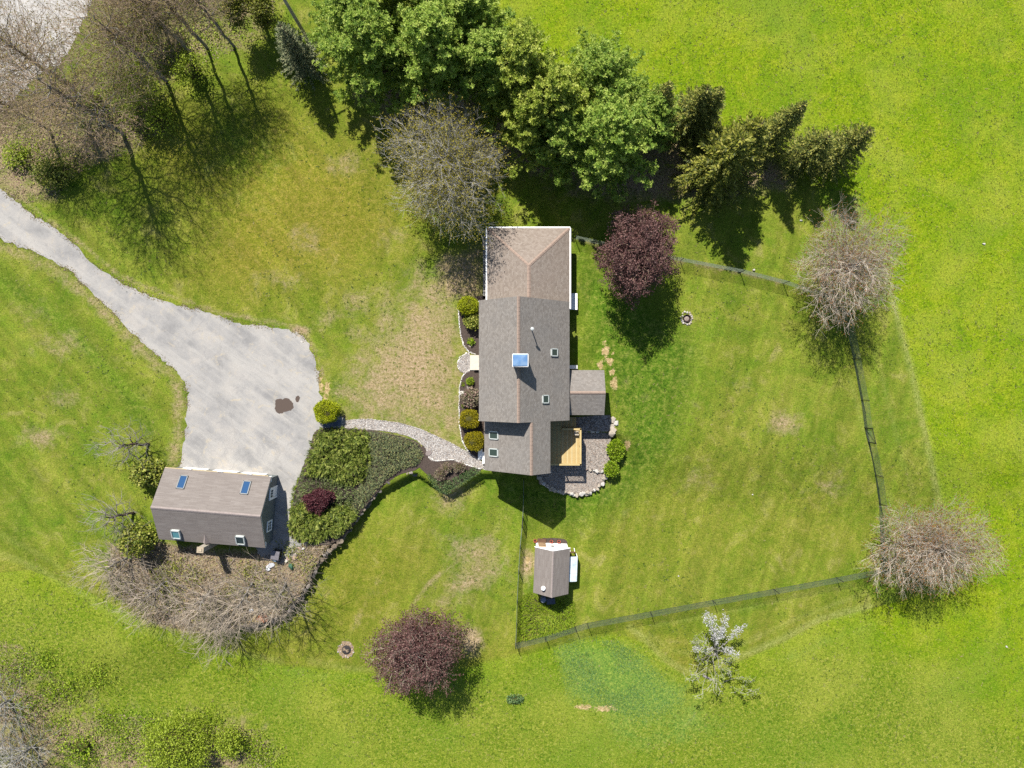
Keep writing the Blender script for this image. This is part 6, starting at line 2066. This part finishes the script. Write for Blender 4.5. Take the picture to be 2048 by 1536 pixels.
obj("meadow_grass", mesh_np("meadow_grass", vv_, qq_, L_field, {"rnd": rep(np.clip(rn.normal(.45, .26, len(c)), 0, 1), 3)}), None, "tall bright meadow grass of the surrounding field", "grass", None, "stuff")
u, v = scatter(30000, (1090, 1400, 1260, 1460))
m = sdist([(1108, 1298), (1160, 1278), (1225, 1282), (1280, 1305), (1325, 1350), (1375, 1372), (1350, 1425), (1262, 1440), (1190, 1415), (1140, 1392), (1120, 1340)], u, v) < rn.normal(0, 6, len(u))
m &= rn.random(len(u)) < wave(u, v, .05, 9) * 1.2 - .15
c = to_world(u[m], v[m])
az = rn.uniform(0, 6.28, len(c))
d = np.stack([np.cos(az), np.sin(az), rn.uniform(.1, .8, len(c))], 1)
vv_, qq_ = tri_blades(c, d, rn.uniform(.10, .2, len(c)), rn.uniform(.04, .07, len(c)), rn)
obj("clover_patch", mesh_np("clover_patch", vv_, qq_, L_clov, {"rnd": rep(rn.random(len(c)), 3)}), None, "blue green patch of clover in the lower meadow", "ground cover", None, "stuff")
# short lawn blades, off the paved and planted places
u, v = scatter(260000)
m = sdist(FIELD_R, u, v) > 0
for poly in (DRIVE, PATH, BED1, BED2, BED3, BED4, ROAD):
    m &= sdist([tuple(p) for p in poly], u, v) > (rn.normal(0, 1.6, len(u)) if poly is DRIVE else 1.5)
DRYP = [(740, 690), (800, 620), (860, 560), (905, 560), (920, 700), (918, 800), (935, 900), (860, 860), (770, 836), (720, 826), (700, 790)]
m &= ~((sdist(DRYP, u, v) < rn.normal(20, 40, len(u))) & (rn.random(len(u)) < .85))
for (x0, y0, x1, y1) in ((958, 446, 1222, 992), (296, 930, 556, 1118), (1062, 1084, 1160, 1206)):
    m &= ~((u > x0) & (u < x1) & (v > y0) & (v < y1))
c = to_world(u[m], v[m])
c[:, 2] += np.where(sdist([tuple(p) for p in DRIVE], u[m], v[m]) < 3, .026, 0)
az = rn.uniform(0, 6.28, len(c))
d = np.stack([np.cos(az), np.sin(az), rn.uniform(.3, 1.0, len(c))], 1)
vv_, qq_ = tri_blades(c, d, rn.uniform(.06, .13, len(c)), rn.uniform(.02, .04, len(c)), rn)
tone = np.clip(wave(u[m], v[m], .03, 6) * .5 + rn.random(len(c)) * .5, 0, 1)
obj("lawn_grass", mesh_np("lawn_grass", vv_, qq_, L_lawn, {"rnd": rep(tone, 3)}), None, "short mown lawn grass around the house", "grass", None, "stuff")
# leaf litter
L_lit = mat_leaf("dry_leaves", [C(120, 98, 74), C(168, 142, 112), C(204, 176, 146), C(226, 202, 174), C(140, 136, 70)], .1)
LITTER = [([(-40, 225), (80, 180), (190, 150), (310, 200), (330, 260), (250, 310), (150, 350), (110, 400), (40, 410), (-40, 330)], 9000, .0), ([(190, -40), (560, -40), (540, 60), (470, 100), (330, 170), (230, 160), (190, 60)], 4500, 0),
          ([(215, 1100), (300, 1082), (420, 1104), (540, 1110), (600, 1092), (660, 1078), (690, 1068), (640, 1125), (596, 1200), (560, 1236), (500, 1255), (400, 1268), (290, 1240), (220, 1180)], 16000, 0), ([(-40, 1262), (40, 1290), (110, 1350), (150, 1400), (230, 1425), (330, 1440), (520, 1460), (560, 1560), (-40, 1560)], 12000, 0)]
cs = []
for (poly, n, _z) in LITTER:
    u, v = in_poly(poly, n * 2, rn)
    kp = rn.random(len(u)) < wave(u, v, .08, 12) * 1.1
    cs.append(to_world(u[kp], v[kp]))
c = np.concatenate(cs) + np.array([0, 0, .03])
vv_, qq_ = leaves(c, rn.uniform(.07, .18, len(c)), rn, 2.0)
obj("leaf_litter", mesh_np("leaf_litter", vv_, qq_, L_lit, {"rnd": rep(rn.random(len(c)), 4)}), None, "dry brown leaf litter under the bare trees", "leaf litter", None, "stuff")
k = rn.integers(0, 8, 5000)
ctr = np.array([(60, 300), (200, 200), (280, 240), (130, 330), (240, 120), (350, 120), (420, 60), (320, 40)], float)[k]
u = ctr[:, 0] + rn.normal(0, 34, 5000); v = ctr[:, 1] + rn.normal(0, 26, 5000)
kp = sdist([tuple(p) for p in ROAD], u, v) > 4
kp &= sdist([tuple(p) for p in DRIVE], u, v) > 4
u, v = u[kp], v[kp]
c = to_world(u, v) + np.stack([np.zeros(len(u)), np.zeros(len(u)), rn.uniform(0, .3, len(u))], 1)
vv_, qq_ = leaves(c, rn.uniform(.10, .24, len(c)), rn, 1.2)
obj("weeds", mesh_np("weeds", vv_, qq_, L_spring, {"rnd": rep(rn.random(len(c)), 4)}), None, "fresh green undergrowth below the tall trees by the road", "weeds", None, "stuff")
# crumbs of gravel and dead leaves along the driveway edges
ed = np.array([tuple(p) for p in DRIVE])
ed = np.concatenate([resample(ed[:150], 1.2), resample(ed[240:], 1.2)])
ed = rep(ed, 4) + rn.normal(0, 3.4, (len(ed) * 4, 2))
kp = rn.random(len(ed)) < wave(ed[:, 0], ed[:, 1], .09, 21) * 1.3 - .1
ed = ed[kp]
pebbles("driveway_debris", np.stack([(ed[:, 0] - 1024) * S, (768 - ed[:, 1]) * S], 1), rn.uniform(.02, .06, len(ed)), np.full(len(ed), .03), mat_pebble("driveway_crumbs", [C(150, 130, 96), C(186, 164, 124), C(210, 194, 166), C(128, 120, 66)]), "loose gravel and dead leaves along the driveway edge", rn)
# fallen sticks and dead stems in the thicket
u, v = in_poly(LITTER[2][0], 2600, rn)
c = to_world(u, v)
az = rn.uniform(0, 6.28, len(c)); ln_ = rn.uniform(.4, 1.5, len(c))
e = c + np.stack([np.cos(az) * ln_, np.sin(az) * ln_, rn.uniform(.0, .7, len(c))], 1)
vv_, qq_ = tubes(np.concatenate([c + (0, 0, .05), e, np.full((len(c), 1), .014), np.full((len(c), 1), .008)], 1), 3)
obj("dead_brush", mesh_np("dead_brush", vv_, qq_, M_twigt), None, "tangle of dead stems covering the bank behind the garage", "brush", None, "stuff")
# green weeds growing through the thickets
for (nm, cs_, rr, n, mt, lb) in (("weeds", [(335, 1175), (430, 1210), (350, 1205), (345, 1130), (325, 1150), (420, 1240), (560, 1190), (530, 1170), (240, 1175), (580, 1100), (620, 1130), (470, 1180), (390, 1150), (290, 1210), (500, 1140)], 30, 4600, L_rho, "green weeds growing through the thicket behind the garage"),
                                 ("weeds", [(150, 1380), (220, 1440), (90, 1320), (120, 1450), (260, 1500), (200, 1350), (30, 1340), (500, 1490), (300, 1450), (60, 1410), (180, 1520), (240, 1470), (420, 1440), (530, 1510), (110, 1385)], 42, 9000, L_hyd, "green weeds among the leafless trees at the lower left")):
    k = rn.integers(0, len(cs_), n)
    ctr = np.array(cs_, float)[k]
    u = ctr[:, 0] + rn.normal(0, rr * .5, n); v = ctr[:, 1] + rn.normal(0, rr * .4, n)
    c = to_world(u, v) + np.stack([np.zeros(n), np.zeros(n), rn.uniform(0, .35, n)], 1)
    d = nrm(rn.normal(size=(n, 3)) + np.array([0, 0, .9]))
    vv_, qq_ = blades(c, d, rn.uniform(.12, .3, n), rn.uniform(.05, .1, n), rn)
    obj(nm, mesh_np(nm, vv_, qq_, mt, {"rnd": rep(rn.random(n), 4)}), None, lb, "weeds", None, "stuff")

nw = 5200
u, v = scatter(nw * 3)
kp = (rn.random(len(u)) < (wave(u, v, .02, 31) * 1.5 - .45))
for poly in (DRIVE, PATH, BED1, BED2, BED3, BED4, ROAD):
    kp &= sdist([tuple(p) for p in poly], u, v) > 3
for (x0, y0, x1, y1) in ((956, 446, 1222, 992), (296, 930, 560, 1118), (1062, 1084, 1160, 1206)):
    kp &= ~((u > x0) & (u < x1) & (v > y0) & (v < y1))
u, v = u[kp], v[kp]
c = rep(to_world(u, v), 5)
az = rn.uniform(0, 6.28, len(c))
d = np.stack([np.cos(az), np.sin(az), rn.uniform(.1, .5, len(c))], 1)
vv_, qq_ = blades(c, d, rn.uniform(.08, .2, len(c)), rn.uniform(.04, .07, len(c)), rn, .6)
L_weed = mat_leaf("lawn_weed_leaves", [C(70, 104, 22), C(96, 128, 34), C(126, 146, 44), C(186, 176, 110)], .25)
obj("lawn_weeds", mesh_np("lawn_weeds", vv_, qq_, L_weed, {"rnd": rep(rep(rn.random(len(u)), 5), 4)}), None, "low broad-leaved weeds scattered over the lawn", "weeds", None, "stuff")
